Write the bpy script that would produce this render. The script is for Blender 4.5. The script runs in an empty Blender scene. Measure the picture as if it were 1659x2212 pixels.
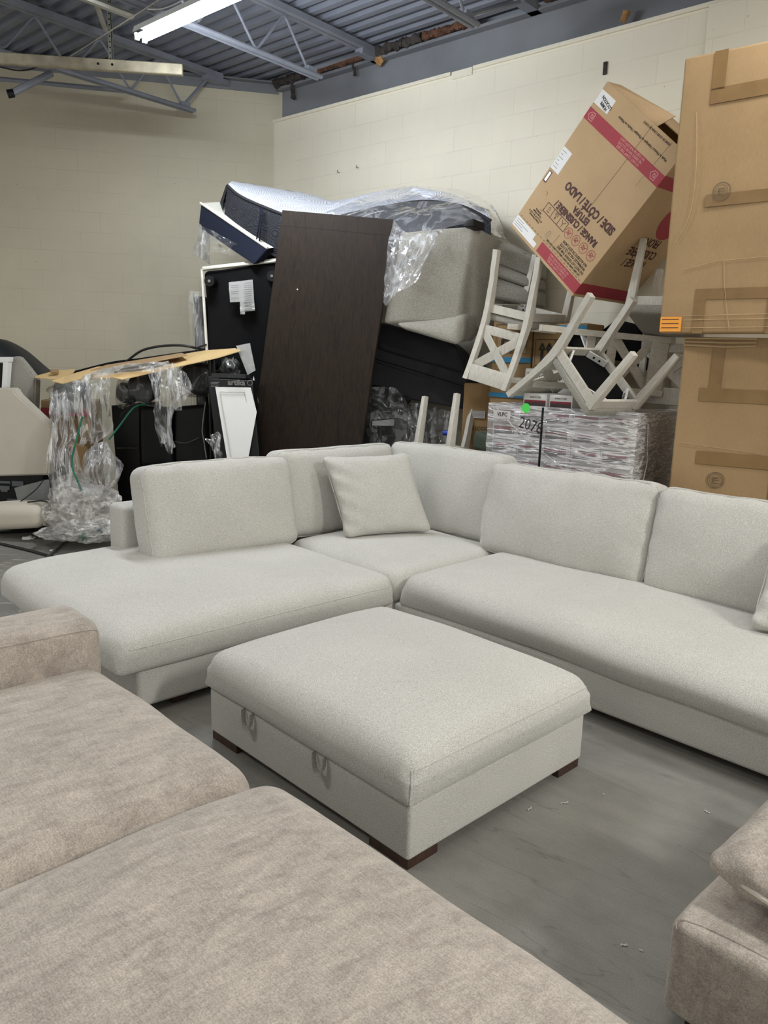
import bpy, bmesh, math, random
from mathutils import Vector, Matrix, Quaternion, noise
random.seed(7)
SC = bpy.context.scene
COL = SC.collection
PI = math.pi
V = Vector
# ------------------------------------------------------------------ camera
FPX, CX, CY, H = 1665.0, 829.5, 1106.0, 1.6
PIT, ROL = math.radians(11.08), math.radians(-1.80)
cp, sp = math.cos(PIT), math.sin(PIT)
Fw = V((0, cp, -sp)); Rt0 = V((1, 0, 0)); Dn0 = V((0, -sp, -cp))
c_, s_ = math.cos(ROL), math.sin(ROL)
RT = Rt0 * c_ + Dn0 * s_
DN = Dn0 * c_ - Rt0 * s_
CAMP = V((0, 0, H))
def ray(x, y): return Fw + RT * ((x - CX) / FPX) + DN * ((y - CY) / FPX)
def at(x, y, Y):
    d = ray(x, y); return CAMP + d * (Y / d.y)
def atz(x, y, z):
    d = ray(x, y); return CAMP + d * ((z - H) / d.z)
def atp(x, y, p, n):
    d = ray(x, y); return CAMP + d * ((p - CAMP).dot(n) / d.dot(n))
cam = bpy.data.cameras.new('camera'); cam.sensor_fit = 'HORIZONTAL'; cam.sensor_width = 36
cam.lens = 36 * FPX / 1659; cam.clip_start = 0.05; cam.clip_end = 60
co = bpy.data.objects.new('camera', cam); COL.objects.link(co)
m = Matrix((RT, -DN, -Fw)).transposed().to_4x4(); m.translation = CAMP
co.matrix_world = m
SC.camera = co
# ------------------------------------------------------------------ room axes
aL = math.radians(78.46); dL = V((math.sin(aL), math.cos(aL), 0)); PL = at(400, 612, 8.79); PL.z = 0
nL = V((dL.y, -dL.x, 0))
COR = V((-1.321, 8.983, 0))
aR = math.radians(180 - 48.94); dR = V((math.sin(aR), math.cos(aR), 0)); nR = V((dR.y, -dR.x, 0))
def W(t, s, z): return COR + dR * t + nR * s + V((0, 0, z))
# sofa frame: x = q (right, away), y = p (left, away)
ANG = math.radians(44.15)
N0 = atz(880, 1885, 0)
SB = V((math.cos(ANG), math.sin(ANG), 0)); SA = V((-math.sin(ANG), math.cos(ANG), 0))
def S(q, p, z): return N0 + SB * q + SA * p + V((0, 0, z))

# ------------------------------------------------------------------ materials
def srgb(r, g, b):
    f = lambda c: (c / 255 / 12.92) if c / 255 <= 0.04045 else ((c / 255 + 0.055) / 1.055) ** 2.4
    return (f(r), f(g), f(b), 1)
class NT:
    def __init__(s, name):
        s.m = bpy.data.materials.new(name); s.m.use_nodes = True
        s.t = s.m.node_tree; s.n = s.t.nodes
        s.b = s.n['Principled BSDF']; s.out = s.n['Material Output']
        s.tc = s.n.new('ShaderNodeTexCoord')
    def N(s, t, **k):
        n = s.n.new(t)
        for a, v in k.items(): setattr(n, a, v)
        return n
    def L(s, a, b): s.t.links.new(a, b)
    def mapping(s, scale=(1, 1, 1), coord='Object', rot=(0, 0, 0)):
        mp = s.N('ShaderNodeMapping'); mp.inputs['Scale'].default_value = scale
        mp.inputs['Rotation'].default_value = rot
        s.L(s.tc.outputs[coord], mp.inputs[0]); return mp.outputs[0]
    def rmap(s, ang, scale):
        a = s.mapping((1, 1, 1), rot=(0, 0, ang)); mp = s.N('ShaderNodeMapping'); mp.inputs['Scale'].default_value = scale
        s.L(a, mp.inputs[0]); return mp.outputs[0]
    def noise(s, scale, detail=4, rough=.55, vec=None, dist=0):
        n = s.N('ShaderNodeTexNoise'); n.inputs['Scale'].default_value = scale
        n.inputs['Detail'].default_value = detail; n.inputs['Roughness'].default_value = rough
        n.inputs['Distortion'].default_value = dist
        s.L(vec if vec else s.tc.outputs['Object'], n.inputs['Vector']); return n.outputs['Fac']
    def ramp(s, fac, stops):
        r = s.N('ShaderNodeValToRGB'); e = r.color_ramp.elements
        while len(e) < len(stops): e.new(0.5)
        for i, (p, c) in enumerate(stops):
            e[i].position = p; e[i].color = c if len(c) == 4 else (*c, 1)
        s.L(fac, r.inputs[0]); return r.outputs[0]
    def mix(s, fac, a, b, mode='MIX'):
        x = s.N('ShaderNodeMix', data_type='RGBA', blend_type=mode)
        if isinstance(fac, (int, float)): x.inputs[0].default_value = fac
        else: s.L(fac, x.inputs[0])
        for i, c in ((6, a), (7, b)):
            if isinstance(c, tuple): x.inputs[i].default_value = c
            else: s.L(c, x.inputs[i])
        return x.outputs[2]
    def math(s, op, a, b=0.5):
        x = s.N('ShaderNodeMath', operation=op)
        for i, c in ((0, a), (1, b)):
            if isinstance(c, (int, float)): x.inputs[i].default_value = c
            else: s.L(c, x.inputs[i])
        return x.outputs[0]
    def bump(s, h, strength=.3, dist=.01, prev=None):
        b = s.N('ShaderNodeBump'); b.inputs['Strength'].default_value = strength
        b.inputs['Distance'].default_value = dist; s.L(h, b.inputs['Height'])
        if prev: s.L(prev, b.inputs['Normal'])
        s.L(b.outputs[0], s.b.inputs['Normal']); return b.outputs[0]
    def col(s, c):
        if isinstance(c, tuple): s.b.inputs['Base Color'].default_value = c
        else: s.L(c, s.b.inputs['Base Color'])
    def set(s, **k):
        for a, v in k.items(): s.b.inputs[a.replace('_', ' ')].default_value = v
def scl(c, k): return (c[0] * k, c[1] * k, c[2] * k, 1)
def simple(name, c, rough=.6, metal=0, var=.12, ns=8, bs=0, bd=.002, bsc=60, spec=.5):
    t = NT(name)
    f = t.noise(ns, 5)
    t.col(t.ramp(f, [(.3, scl(c, 1 - var)), (.7, scl(c, 1 + var))]))
    t.set(Roughness=rough, Metallic=metal); t.b.inputs['Specular IOR Level'].default_value = spec
    if bs: t.bump(t.noise(bsc, 3), bs, bd)
    return t.m
def fabric(name, c, fine=420, var=.16, big=.05, nap=0, bs=.35, sheen=.15, big_scale=2.2):
    t = NT(name)
    sp_ = t.noise(fine, 2, .7)
    weave = t.noise(fine * .45, 3, .6, t.mapping((1, 1, 3.2)))
    a = t.ramp(sp_, [(.36, scl(c, 1 - var)), (.64, scl(c, 1 + var))])
    bgf = t.noise(big_scale, 3, .6)
    a = t.mix(1.0, a, t.ramp(bgf, [(.3, (1 - big,) * 3 + (1,)), (.7, (1 + big,) * 3 + (1,))]), 'MULTIPLY')
    if nap:
        v = t.mapping((1, 2.6, 1.2))
        g = t.noise(9, 5, .72, v, .5)
        a = t.mix(1.0, a, t.ramp(g, [(.34, (1 - nap, 1 - nap * 1.1, 1 - nap * 1.15, 1)), (.5, (1, 1, 1, 1)), (.68, (1 + nap, 1 + nap * .96, 1 + nap * .9, 1))]), 'MULTIPLY')
        v2 = t.mapping((26, 3.2, 8))
        g2 = t.noise(9, 3, .7, v2)
        a = t.mix(1.0, a, t.ramp(g2, [(.36, (1 - nap * .5,) * 3 + (1,)), (.64, (1 + nap * .5,) * 3 + (1,))]), 'MULTIPLY')
    t.col(a); t.set(Roughness=.95); t.b.inputs['Specular IOR Level'].default_value = .15
    t.b.inputs['Sheen Weight'].default_value = sheen; t.b.inputs['Sheen Roughness'].default_value = .5
    b1 = t.bump(t.noise(7, 3, .5), .25, .012)
    t.bump(weave, bs, .0022, b1)
    return t.m
M = {}
M['light_fabric'] = fabric('light_grey_fabric', srgb(193, 191, 184), 300, .26, .045)
M['taupe_fabric'] = fabric('taupe_chenille', srgb(168, 159, 148), 260, .2, .09, .2, .6, .25)
M['grey_fabric'] = fabric('grey_linen', srgb(152, 148, 138), 200, .3, .08)
M['dark_fabric'] = fabric('charcoal_fabric', srgb(50, 50, 53), 300, .22, .1, sheen=.03)
M['navy_fabric'] = fabric('navy_fabric', srgb(25, 29, 42), 300, .25, .1, sheen=.03)
M['beige_fabric'] = fabric('beige_fabric', srgb(196, 189, 173), 320, .1, .05)
M['dark_cover'] = fabric('black_dust_cover', srgb(14, 14, 15), 300, .3, .3, bs=.2, sheen=0)
M['piping_taupe'] = simple('taupe_piping', srgb(205, 198, 184), .9, bs=.4, bsc=200)
M['white_piping'] = simple('white_piping', srgb(214, 211, 200), .9)
M['walnut'] = simple('walnut_leg', srgb(62, 42, 32), .45, var=.3, ns=30)
M['black_plastic'] = simple('black_plastic', srgb(13, 13, 14), .42, spec=.3)
M['black_leather'] = simple('black_leather', srgb(9, 9, 10), .5, spec=.25, bs=.2, bsc=120)
M['black_cable'] = simple('black_cable', srgb(20, 20, 21), .5)
M['green_cord'] = simple('green_cord', srgb(40, 116, 88), .5)
M['white_paint'] = simple('white_gloss', srgb(226, 226, 222), .35, var=.02)
M['paper'] = simple('white_paper', srgb(226, 226, 224), .8, var=.04, bs=.5, bsc=18, bd=.01)
M['orange_paper'] = simple('orange_paper', srgb(238, 160, 62), .7, var=.04)
M['ink'] = simple('black_ink', srgb(38, 32, 30), .7, var=.05)
M['ink_brown'] = simple('dark_red_ink', srgb(70, 34, 32), .7, var=.05)
M['ink_red'] = simple('red_ink', srgb(156, 52, 62), .7, var=.06)
M['ink_pale'] = simple('pale_ink', srgb(214, 160, 150), .7, var=.04)
M['ink_grey'] = simple('grey_ink', srgb(120, 118, 114), .7)
M['ink_stamp'] = simple('stamp_ink', srgb(108, 92, 70), .7)
M['blue_ink'] = simple('blue_stripe', srgb(44, 122, 160), .6)
M['flooring_red'] = simple('carton_red', srgb(140, 44, 58), .6)
M['flooring_dark'] = simple('carton_dark', srgb(74, 62, 64), .6)
M['carton_white'] = simple('white_carton', srgb(196, 192, 188), .65, var=.06)
M['sticker_green'] = simple('green_sticker', srgb(84, 222, 88), .6, var=.02)
M['blue_item'] = simple('blue_plastic', srgb(30, 70, 190), .4)
M['steel'] = simple('galvanised_steel', srgb(170, 168, 158), .42, .75, .1, 12)
M['strut'] = simple('weathered_channel', srgb(168, 160, 138), .5, .35, .3, 7)
M['joist'] = simple('grey_joist_paint', srgb(128, 132, 142), .6, 0, .12, 6)
M['insul_brown'] = simple('insulation_brown', srgb(98, 66, 48), .95, 0, .5, 14, 1, .02, 40)
M['insul_dark'] = simple('insulation_dark', srgb(66, 60, 56), .95, 0, .4, 18, 1, .02, 40)
M['foam_yellow'] = simple('foam_scrap', srgb(170, 130, 84), .95, 0, .3, 30, .8, .01)
M['mirror_grey'] = simple('grey_panel', srgb(120, 122, 120), .35)
M['grey_bars'] = simple('grey_print', srgb(84, 86, 88), .6)
M['tyre'] = simple('black_vinyl', srgb(38, 39, 41), .42, 0, .15, 5)

def cardboard(name, c, var=.07, wear=True):
    t = NT(name)
    a = t.ramp(t.noise(3, 5, .6), [(.3, scl(c, 1 - var)), (.7, scl(c, 1 + var))])
    fine = t.noise(160, 2, .6, t.mapping((1, 1, .25)))
    a = t.mix(1.0, a, t.ramp(fine, [(.3, (.94, .94, .94, 1)), (.7, (1.05, 1.05, 1.05, 1))]), 'MULTIPLY')
    t.col(a); t.set(Roughness=.8); t.b.inputs['Specular IOR Level'].default_value = .25
    b = t.bump(t.noise(3.5, 2), .25, .02)
    t.bump(fine, .2, .001, b)
    return t.m
M['card'] = cardboard('brown_cardboard', srgb(162, 135, 99))
M['card_range'] = cardboard('kraft_cardboard', srgb(184, 156, 120))
M['card_light'] = cardboard('pale_cardboard', srgb(206, 176, 126))
M['card_crease'] = cardboard('cardboard_crease', srgb(182, 156, 118))
M['card_dark'] = cardboard('old_cardboard', srgb(150, 122, 84))
M['tape'] = (lambda t: (t.col(t.ramp(t.noise(6, 4), [(.3, srgb(122, 94, 54)), (.7, srgb(138, 108, 66))])), t.set(Roughness=.4), t.bump(t.noise(25, 3), .3, .004), t.m)[-1])(NT('brown_packing_tape'))

# chair paint: whitewashed wood
t = NT('whitewashed_wood')
g = t.noise(14, 4, .6, t.mapping((6, 6, 1.2)))
t.col(t.ramp(g, [(.3, srgb(184, 178, 165)), (.55, srgb(199, 194, 182)), (.75, srgb(208, 203, 192))])); t.set(Roughness=.6)
t.bump(g, .08, .001); M['chair_paint'] = t.m
# dark oak table
t = NT('dark_oak')
v = t.mapping((9, 9, .55))
g = t.noise(3.2, 6, .62, v, 1.2)
g2 = t.noise(90, 3, .6, t.mapping((1, 1, .06)))
a = t.ramp(g, [(.35, srgb(27, 20, 14)), (.5, srgb(40, 30, 21)), (.62, srgb(30, 22, 16)), (.75, srgb(56, 42, 31))])
a = t.mix(1.0, a, t.ramp(g2, [(.35, (.8, .8, .8, 1)), (.65, (1.12, 1.12, 1.12, 1))]), 'MULTIPLY')
t.col(a); t.set(Roughness=.6); t.b.inputs['Specular IOR Level'].default_value = .18; t.bump(g2, .3, .002); M['oak'] = t.m

# painted block wall: courses .2032 m, blocks .4064 m
def blockwall(name, c, dirt, strength):
    t = NT(name)
    br = t.N('ShaderNodeTexBrick'); br.offset = .5
    for k, v in (('Scale', 1.0), ('Mortar Size', .0045), ('Mortar Smooth', .6), ('Brick Width', .4064), ('Row Height', .2032), ('Bias', 0)):
        br.inputs[k].default_value = v
    br.inputs['Color1'].default_value = (1, 1, 1, 1); br.inputs['Color2'].default_value = (.965, .965, .965, 1)
    br.inputs['Mortar'].default_value = (.86, .86, .86, 1)
    cb = t.N('ShaderNodeCombineXYZ'); sx = t.N('ShaderNodeSeparateXYZ')
    t.L(t.tc.outputs['Object'], sx.inputs[0]); t.L(sx.outputs[0], cb.inputs[0]); t.L(sx.outputs[2], cb.inputs[1])
    t.L(cb.outputs[0], br.inputs['Vector'])
    a = t.ramp(t.noise(1.3, 6, .65), [(.3, scl(c, 1 - dirt)), (.7, scl(c, 1 + dirt * .5))])
    # joints only partly legible under many coats of paint
    vis = t.ramp(t.noise(1.7, 3, .6), [(.38, (.25, .25, .25, 1)), (.6, (1, 1, 1, 1))])
    a = t.mix(vis, a, t.mix(1.0, a, br.outputs['Color'], 'MULTIPLY'))
    spots = t.ramp(t.noise(34, 2, .5), [(.735, (1, 1, 1, 1)), (.77, (.55, .5, .44, 1))])
    a = t.mix(1.0, a, spots, 'MULTIPLY')
    t.col(a); t.set(Roughness=.55)
    b = t.bump(br.outputs['Fac'], -strength, .006)
    b.node.invert = False
    t.bump(t.noise(70, 4, .6), .12, .004, b)
    return t.m
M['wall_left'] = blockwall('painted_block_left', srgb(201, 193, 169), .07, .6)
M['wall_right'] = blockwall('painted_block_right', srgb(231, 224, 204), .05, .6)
# concrete
t = NT('worn_concrete')
c = srgb(126, 124, 117)
a = t.ramp(t.noise(1.6, 8, .68), [(.3, scl(c, .8)), (.7, scl(c, 1.18))])
v = t.rmap(math.radians(41), (1.0, 4.5, 1))
a = t.mix(1.0, a, t.ramp(t.noise(2.3, 7, .72, v, .6), [(.34, (.9, .9, .9, 1)), (.62, (1.05, 1.05, 1.045, 1))]), 'MULTIPLY')
a = t.mix(1.0, a, t.ramp(t.noise(240, 2, .7), [(.35, (.86, .86, .86, 1)), (.65, (1.12, 1.12, 1.12, 1))]), 'MULTIPLY')
# hairline dark scratches
v = t.rmap(math.radians(36), (.5, 4, 1))
w = t.noise(1.7, 3, .5, v, .3)
lin = t.math('ABSOLUTE', t.math('SUBTRACT', w, .5))
a = t.mix(1.0, a, t.ramp(lin, [(0.0, (.72, .72, .72, 1)), (.005, (1, 1, 1, 1))]), 'MULTIPLY')
# pale dried smears towards the far-left part of the slab
v = t.rmap(math.radians(-8), (2.2, 7, 1))
sm = t.ramp(t.noise(2.6, 6, .7, v, .8), [(.58, (0, 0, 0, 1)), (.64, (1, 1, 1, 1))])
sx = t.N('ShaderNodeSeparateXYZ'); t.L(t.tc.outputs['Object'], sx.inputs[0])
far = t.math('MULTIPLY', t.math('GREATER_THAN', sx.outputs[1], 4.4), t.math('LESS_THAN', sx.outputs[0], -1.2))
a = t.mix(t.math('MULTIPLY', t.math('MULTIPLY', sm, far), .6), a, srgb(190, 184, 170))
t.col(a); t.set(Roughness=.62); t.bump(t.noise(60, 5, .6), .15, .003); M['concrete'] = t.m
M['deck'] = simple('painted_steel_deck', srgb(120, 124, 136), .55, 0, .16, 2.5)
M['beam'] = simple('painted_beam', srgb(124, 126, 131), .5, 0, .12, 2)

# clear plastic film: see-through with crinkled gloss
def film(name, dens, c=(.85, .86, .86, 1), rough=.14, ws=9, st=(1, 1, .3), gl=.5, det=3, width=.05, base=.1):
    t = NT(name); t.n.remove(t.b)
    tr = t.N('ShaderNodeBsdfTransparent'); gls = t.N('ShaderNodeBsdfGlossy'); df = t.N('ShaderNodeBsdfDiffuse')
    gls.inputs['Roughness'].default_value = rough; gls.inputs['Color'].default_value = (.95, .95, .95, 1)
    df.inputs['Color'].default_value = c
    h = t.noise(ws, det, .55, t.mapping(st), .8)
    b = t.N('ShaderNodeBump'); b.inputs['Strength'].default_value = .9; b.inputs['Distance'].default_value = .035
    t.L(h, b.inputs['Height'])
    t.L(b.outputs[0], gls.inputs['Normal'])
    lw = t.N('ShaderNodeLayerWeight'); lw.inputs['Blend'].default_value = .3
    t.L(b.outputs[0], lw.inputs['Normal'])
    wr = t.ramp(h, [(.5 - width, (0, 0, 0, 1)), (.5, (1, 1, 1, 1)), (.5 + width, (0, 0, 0, 1))])
    dm = t.math('ADD', t.math('MULTIPLY', wr, dens), base)
    x = t.N('ShaderNodeMixShader'); t.L(dm, x.inputs[0]); t.L(tr.outputs[0], x.inputs[1]); t.L(df.outputs[0], x.inputs[2])
    y = t.N('ShaderNodeMixShader'); t.L(t.math('ADD', t.math('MULTIPLY', lw.outputs['Fresnel'], gl), .05), y.inputs[0])
    t.L(x.outputs[0], y.inputs[1]); t.L(gls.outputs[0], y.inputs[2])
    t.L(y.outputs[0], t.out.inputs[0]); return t.m
M['film'] = film('clear_plastic_film', .3, ws=6, st=(1.8, 1, .3), base=.06, gl=.42)
M['film_heap'] = film('crumpled_film', .4, (.8, .78, .73, 1), .2, 5, (1, 1, 1), .3, 5, .08, .12)
M['film_wrap'] = film('stretch_wrap', .7, (.86, .85, .85, 1), .12, 9, (.35, 1, 3.4), .45, 6, .07, .16)
M['film_bag'] = film('plastic_bag', .1, (.7, .72, .74, 1), .12, 5, (1, 1, 1), .45, 2, .04, .04)
M['film_mattress'] = film('mattress_bag_film', .3, (.85, .87, .92, 1), .16, 4, (1, 1, .7), .45, 3, .04, .13)
# quilted mattress top
t = NT('quilted_white')
vo = t.N('ShaderNodeTexVoronoi'); vo.inputs['Scale'].default_value = 3.2; t.L(t.mapping((1, 1, 1)), vo.inputs['Vector'])
st = t.math('SINE', t.math('MULTIPLY', vo.outputs['Distance'], 95), 0)
t.col(t.ramp(st, [(.0, srgb(196, 200, 214)), (.55, srgb(228, 230, 237))])); t.set(Roughness=.85); t.bump(st, .5, .006); M['quilt'] = t.m
t = NT('quilted_navy')
vo = t.N('ShaderNodeTexVoronoi'); vo.inputs['Scale'].default_value = 9; t.L(t.mapping((1, 1, 1.2)), vo.inputs['Vector'])
st = t.math('SINE', t.math('MULTIPLY', vo.outputs['Distance'], 40), 0)
t.col(t.ramp(st, [(.2, srgb(18, 20, 26)), (.8, srgb(36, 38, 47))])); t.set(Roughness=.85); t.bump(st, .4, .008); M['quilt_navy'] = t.m
def emit(name, c, s):
    t = NT(name); t.set(Roughness=.5); t.col(c)
    t.b.inputs['Emission Color'].default_value = c; t.b.inputs['Emission Strength'].default_value = s; return t.m
M['tube_glow'] = emit('fluorescent_tube', (.88, .94, 1, 1), 210)

# ------------------------------------------------------------------ object helpers
WM = {}
def tag(o, label=None, cat=None, group=None, kind=None):
    if label: o['label'] = label
    if cat: o['category'] = cat
    if group: o['group'] = group
    if kind: o['kind'] = kind
    return o
def wmat(o): return WM.get(o.name, Matrix())
def thing(name, label, cat, loc=(0, 0, 0), rotz=0, group=None, quat=None):
    o = bpy.data.objects.new(name, None); COL.objects.link(o); o.empty_display_size = .1
    q = Quaternion(quat) if quat else Quaternion((0, 0, 1), rotz)
    mw = Matrix.Translation(V(loc)) @ q.to_matrix().to_4x4()
    o.matrix_world = mw; WM[o.name] = mw
    return tag(o, label, cat, group)
def obj(name, bm, mat, parent=None, world=False, smooth=True, label=None, origin=None, mods=None):
    """bm in parent-local coordinates, or in world coordinates when world=True"""
    org = None
    if parent is not None:
        pw = wmat(parent)
        if world: bm.transform(pw.inverted())
    else:
        if origin is None:
            xs = [v.co for v in bm.verts]
            lo = V((min(c.x for c in xs), min(c.y for c in xs), min(c.z for c in xs)))
            hi = V((max(c.x for c in xs), max(c.y for c in xs), max(c.z for c in xs)))
            org = V(((lo.x + hi.x) / 2, (lo.y + hi.y) / 2, lo.z))
        else: org = V(origin)
        bm.transform(Matrix.Translation(-org))
    me = bpy.data.meshes.new(name); bm.normal_update(); bm.to_mesh(me); bm.free()
    for mt in (mat if isinstance(mat, (list, tuple)) else [mat]): me.materials.append(mt)
    if smooth:
        me.polygons.foreach_set('use_smooth', [True] * len(me.polygons))
        try: me.set_sharp_from_angle(angle=math.radians(38))
        except Exception: pass
    o = bpy.data.objects.new(name, me); COL.objects.link(o)
    if parent is not None: o.parent = parent; WM[o.name] = wmat(parent)
    else: o.location = org; WM[o.name] = Matrix.Translation(org)
    if label: o['label'] = label
    return o
def newbm(): return bmesh.new()
def add_hexa(bm, P, mi=0):
    """8 corners: bottom 0..3 ccw, top 4..7"""
    vs = [bm.verts.new(p) for p in P]
    for f in ((3, 2, 1, 0), (4, 5, 6, 7), (0, 1, 5, 4), (1, 2, 6, 5), (2, 3, 7, 6), (3, 0, 4, 7)):
        fc = bm.faces.new([vs[i] for i in f]); fc.material_index = mi
    return vs
def add_box(bm, lo, hi, mi=0):
    x0, y0, z0 = lo; x1, y1, z1 = hi
    return add_hexa(bm, [(x0, y0, z0), (x1, y0, z0), (x1, y1, z0), (x0, y1, z0), (x0, y0, z1), (x1, y0, z1), (x1, y1, z1), (x0, y1, z1)], mi)
def bev(bm, w, seg=2):
    bmesh.ops.recalc_face_normals(bm, faces=bm.faces)
    bmesh.ops.bevel(bm, geom=list(bm.edges), offset=w, segments=seg, affect='EDGES', profile=.6, clamp_overlap=True)
    return bm
def box(lo, hi, b=0, seg=2):
    bm = newbm(); add_box(bm, lo, hi)
    return bev(bm, b, seg) if b else bm
def hexa(P, b=0, seg=2):
    bm = newbm(); add_hexa(bm, P)
    return bev(bm, b, seg) if b else bm
def frame3(d, up=None):
    d = d.normalized(); u = up or V((0, 0, 1))
    if abs(d.dot(u)) > .97: u = V((1, 0, 0))
    x = d.cross(u).normalized(); y = x.cross(d).normalized(); return x, y
def add_tube(bm, pts, r, n=8, caps=True, sx=1, sy=1, up=None):
    pts = [V(p) for p in pts]; rings = []
    px_, py_ = None, None
    for i, p in enumerate(pts):
        d = (pts[min(i + 1, len(pts) - 1)] - pts[max(i - 1, 0)])
        if d.length < 1e-9: d = V((0, 0, 1))
        x, y = frame3(d, up)
        if px_ is not None and x.dot(px_) < 0 and abs(x.dot(px_)) > .3: x, y = -x, -y
        px_ = x
        rr = r[i] if isinstance(r, (list, tuple)) else r
        rings.append([bm.verts.new(p + x * (math.cos(a) * rr * sx) + y * (math.sin(a) * rr * sy)) for a in [2 * PI * k / n for k in range(n)]])
    for a, b in zip(rings, rings[1:]):
        for k in range(n): bm.faces.new((a[k], a[(k + 1) % n], b[(k + 1) % n], b[k]))
    if caps and n > 2:
        bm.faces.new(rings[0][::-1]); bm.faces.new(rings[-1])
    return bm
def tube(pts, r, n=8, **k): return add_tube(newbm(), pts, r, n, **k)
def add_bar(bm, a, b, w, h, up=None):
    """rectangular bar from a to b, w across, h along up"""
    a, b = V(a), V(b); x, y = frame3(b - a, up)
    P = []
    for p in (a, b):
        P += [p - x * w / 2 - y * h / 2, p + x * w / 2 - y * h / 2, p + x * w / 2 + y * h / 2, p - x * w / 2 + y * h / 2]
    vs = [bm.verts.new(p) for p in P]
    for f in ((0, 3, 2, 1), (4, 5, 6, 7), (0, 1, 5, 4), (1, 2, 6, 5), (2, 3, 7, 6), (3, 0, 4, 7)): bm.faces.new([vs[i] for i in f])
def spline(pts, n=8, closed=False):
    pts = [V(p) for p in pts]; out = []; L = len(pts)
    for i in range(L - 1 if not closed else L):
        g = lambda k: pts[k % L] if closed else pts[max(0, min(L - 1, k))]
        p0, p1, p2, p3 = g(i - 1), g(i), g(i + 1), g(i + 2)
        for k in range(n):
            u = k / n
            out.append(.5 * ((2 * p1) + (p2 - p0) * u + (2 * p0 - 5 * p1 + 4 * p2 - p3) * u * u + (3 * p1 - p0 - 3 * p2 + p3) * u ** 3))
    if not closed: out.append(pts[-1])
    return out
def axis_samples(s, r, n):
    out = [-s, -s + .12 * r, -s + .35 * r, -s + .7 * r]
    a = s - r
    out += [-a + 2 * a * i / n for i in range(n + 1)]
    out += [s - .7 * r, s - .35 * r, s - .12 * r, s]
    return out
def soft(w, d, h, r, n=(14, 12, 3), rb=None, top=0, bot=0, side=0, front=0, wr=0, wf=3, seed=0, fn=None, puff=0):
    """upholstered block: x 0..w, y 0..d, z 0..h (rounded edges, crowned faces, slight unevenness)"""
    S3 = (w / 2, d / 2, h / 2); r = min(r, min(S3) * .98)
    A = [axis_samples(S3[i], r, n[i]) for i in range(3)]
    I = [len(a) for a in A]
    bm = newbm(); vd = {}
    def vert(i, j, k):
        key = (i, j, k)
        if key in vd: return vd[key]
        p = V((A[0][i], A[1][j], A[2][k]))
        rr = r
        if rb is not None:
            kz = max(0, min(1, .5 + p.z / S3[2] * .9)); kz = kz * kz * (3 - 2 * kz); rr = rb + (r - rb) * kz
            if k < 4 or k >= len(A[2]) - 4: rr = r if k >= len(A[2]) - 4 else rb
        if rr < r - 1e-6:     # keep lattice inside the tighter radius
            sc_ = rr / r
            def sh(a, x):
                s3 = S3[a]; m_ = s3 - abs(x)
                return math.copysign(s3 - m_ * sc_, x) if m_ < r and (a < 2 or x < 0) else x
            p = V([sh(a, p[a]) for a in range(3)])
        q = V([max(-(S3[a] - rr), min(S3[a] - rr, p[a])) for a in range(3)])
        e = p - q
        if e.length > 1e-9: p2 = q + e.normalized() * rr
        else: p2 = p
        u = V([p2[a] / S3[a] for a in range(3)])
        f2 = lambda x: max(0, 1 - x * x)
        if top and u.z > 0: p2.z += top * (f2(u.x) ** .6) * (f2(u.y) ** .6) * u.z
        if bot and u.z < 0: p2.z += bot * (f2(u.x) ** .6) * (f2(u.y) ** .6) * u.z
        if side: p2.x += side * u.x * f2(u.y) * f2(u.z)
        if front: p2.y += front * u.y * f2(u.x) ** .5 * f2(u.z)
        if puff:  # scatter pillow: thick middle, pinched rim
            k_ = .25 + .75 * (f2(u.x * .98) ** .45) * (f2(u.z * .98) ** .45)
            p2.y *= k_
        if wr:
            pn = V((p2.x, p2.y, p2.z)) * wf + V((seed * 3.1, seed * 1.7, seed))
            p2 += V((noise.noise(pn), noise.noise(pn + V((9, 0, 0))), noise.noise(pn + V((0, 9, 0))))) * wr
        p2 += V(S3)
        if fn: p2 = fn(p2)
        vd[key] = bm.verts.new(p2); return vd[key]
    nx, ny, nz = I
    def quad(a, b, c, d_):
        try: bm.faces.new((a, b, c, d_))
        except ValueError: pass
    for i in range(nx - 1):
        for j in range(ny - 1):
            quad(vert(i, j, 0), vert(i, j + 1, 0), vert(i + 1, j + 1, 0), vert(i + 1, j, 0))
            quad(vert(i, j, nz - 1), vert(i + 1, j, nz - 1), vert(i + 1, j + 1, nz - 1), vert(i, j + 1, nz - 1))
    for i in range(nx - 1):
        for k in range(nz - 1):
            quad(vert(i, 0, k), vert(i + 1, 0, k), vert(i + 1, 0, k + 1), vert(i, 0, k + 1))
            quad(vert(i, ny - 1, k), vert(i, ny - 1, k + 1), vert(i + 1, ny - 1, k + 1), vert(i + 1, ny - 1, k))
    for j in range(ny - 1):
        for k in range(nz - 1):
            quad(vert(0, j, k), vert(0, j, k + 1), vert(0, j + 1, k + 1), vert(0, j + 1, k))
            quad(vert(nx - 1, j, k), vert(nx - 1, j + 1, k), vert(nx - 1, j + 1, k + 1), vert(nx - 1, j, k + 1))
    return bm
def warp8(bm, dims, P):
    """map 0..dims box to the hexahedron P (bottom 4 ccw from origin, top 4)"""
    w, d, h = dims; P = [V(p) for p in P]
    for v in bm.verts:
        x, y, z = v.co.x / w, v.co.y / d, v.co.z / h
        b = P[0] * (1 - x) * (1 - y) + P[1] * x * (1 - y) + P[2] * x * y + P[3] * (1 - x) * y
        t_ = P[4] * (1 - x) * (1 - y) + P[5] * x * (1 - y) + P[6] * x * y + P[7] * (1 - x) * y
        v.co = b * (1 - z) + t_ * z
    return bm
def xf(bm, m): bm.transform(m); return bm
def move(bm, v): return xf(bm, Matrix.Translation(V(v)))
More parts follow.
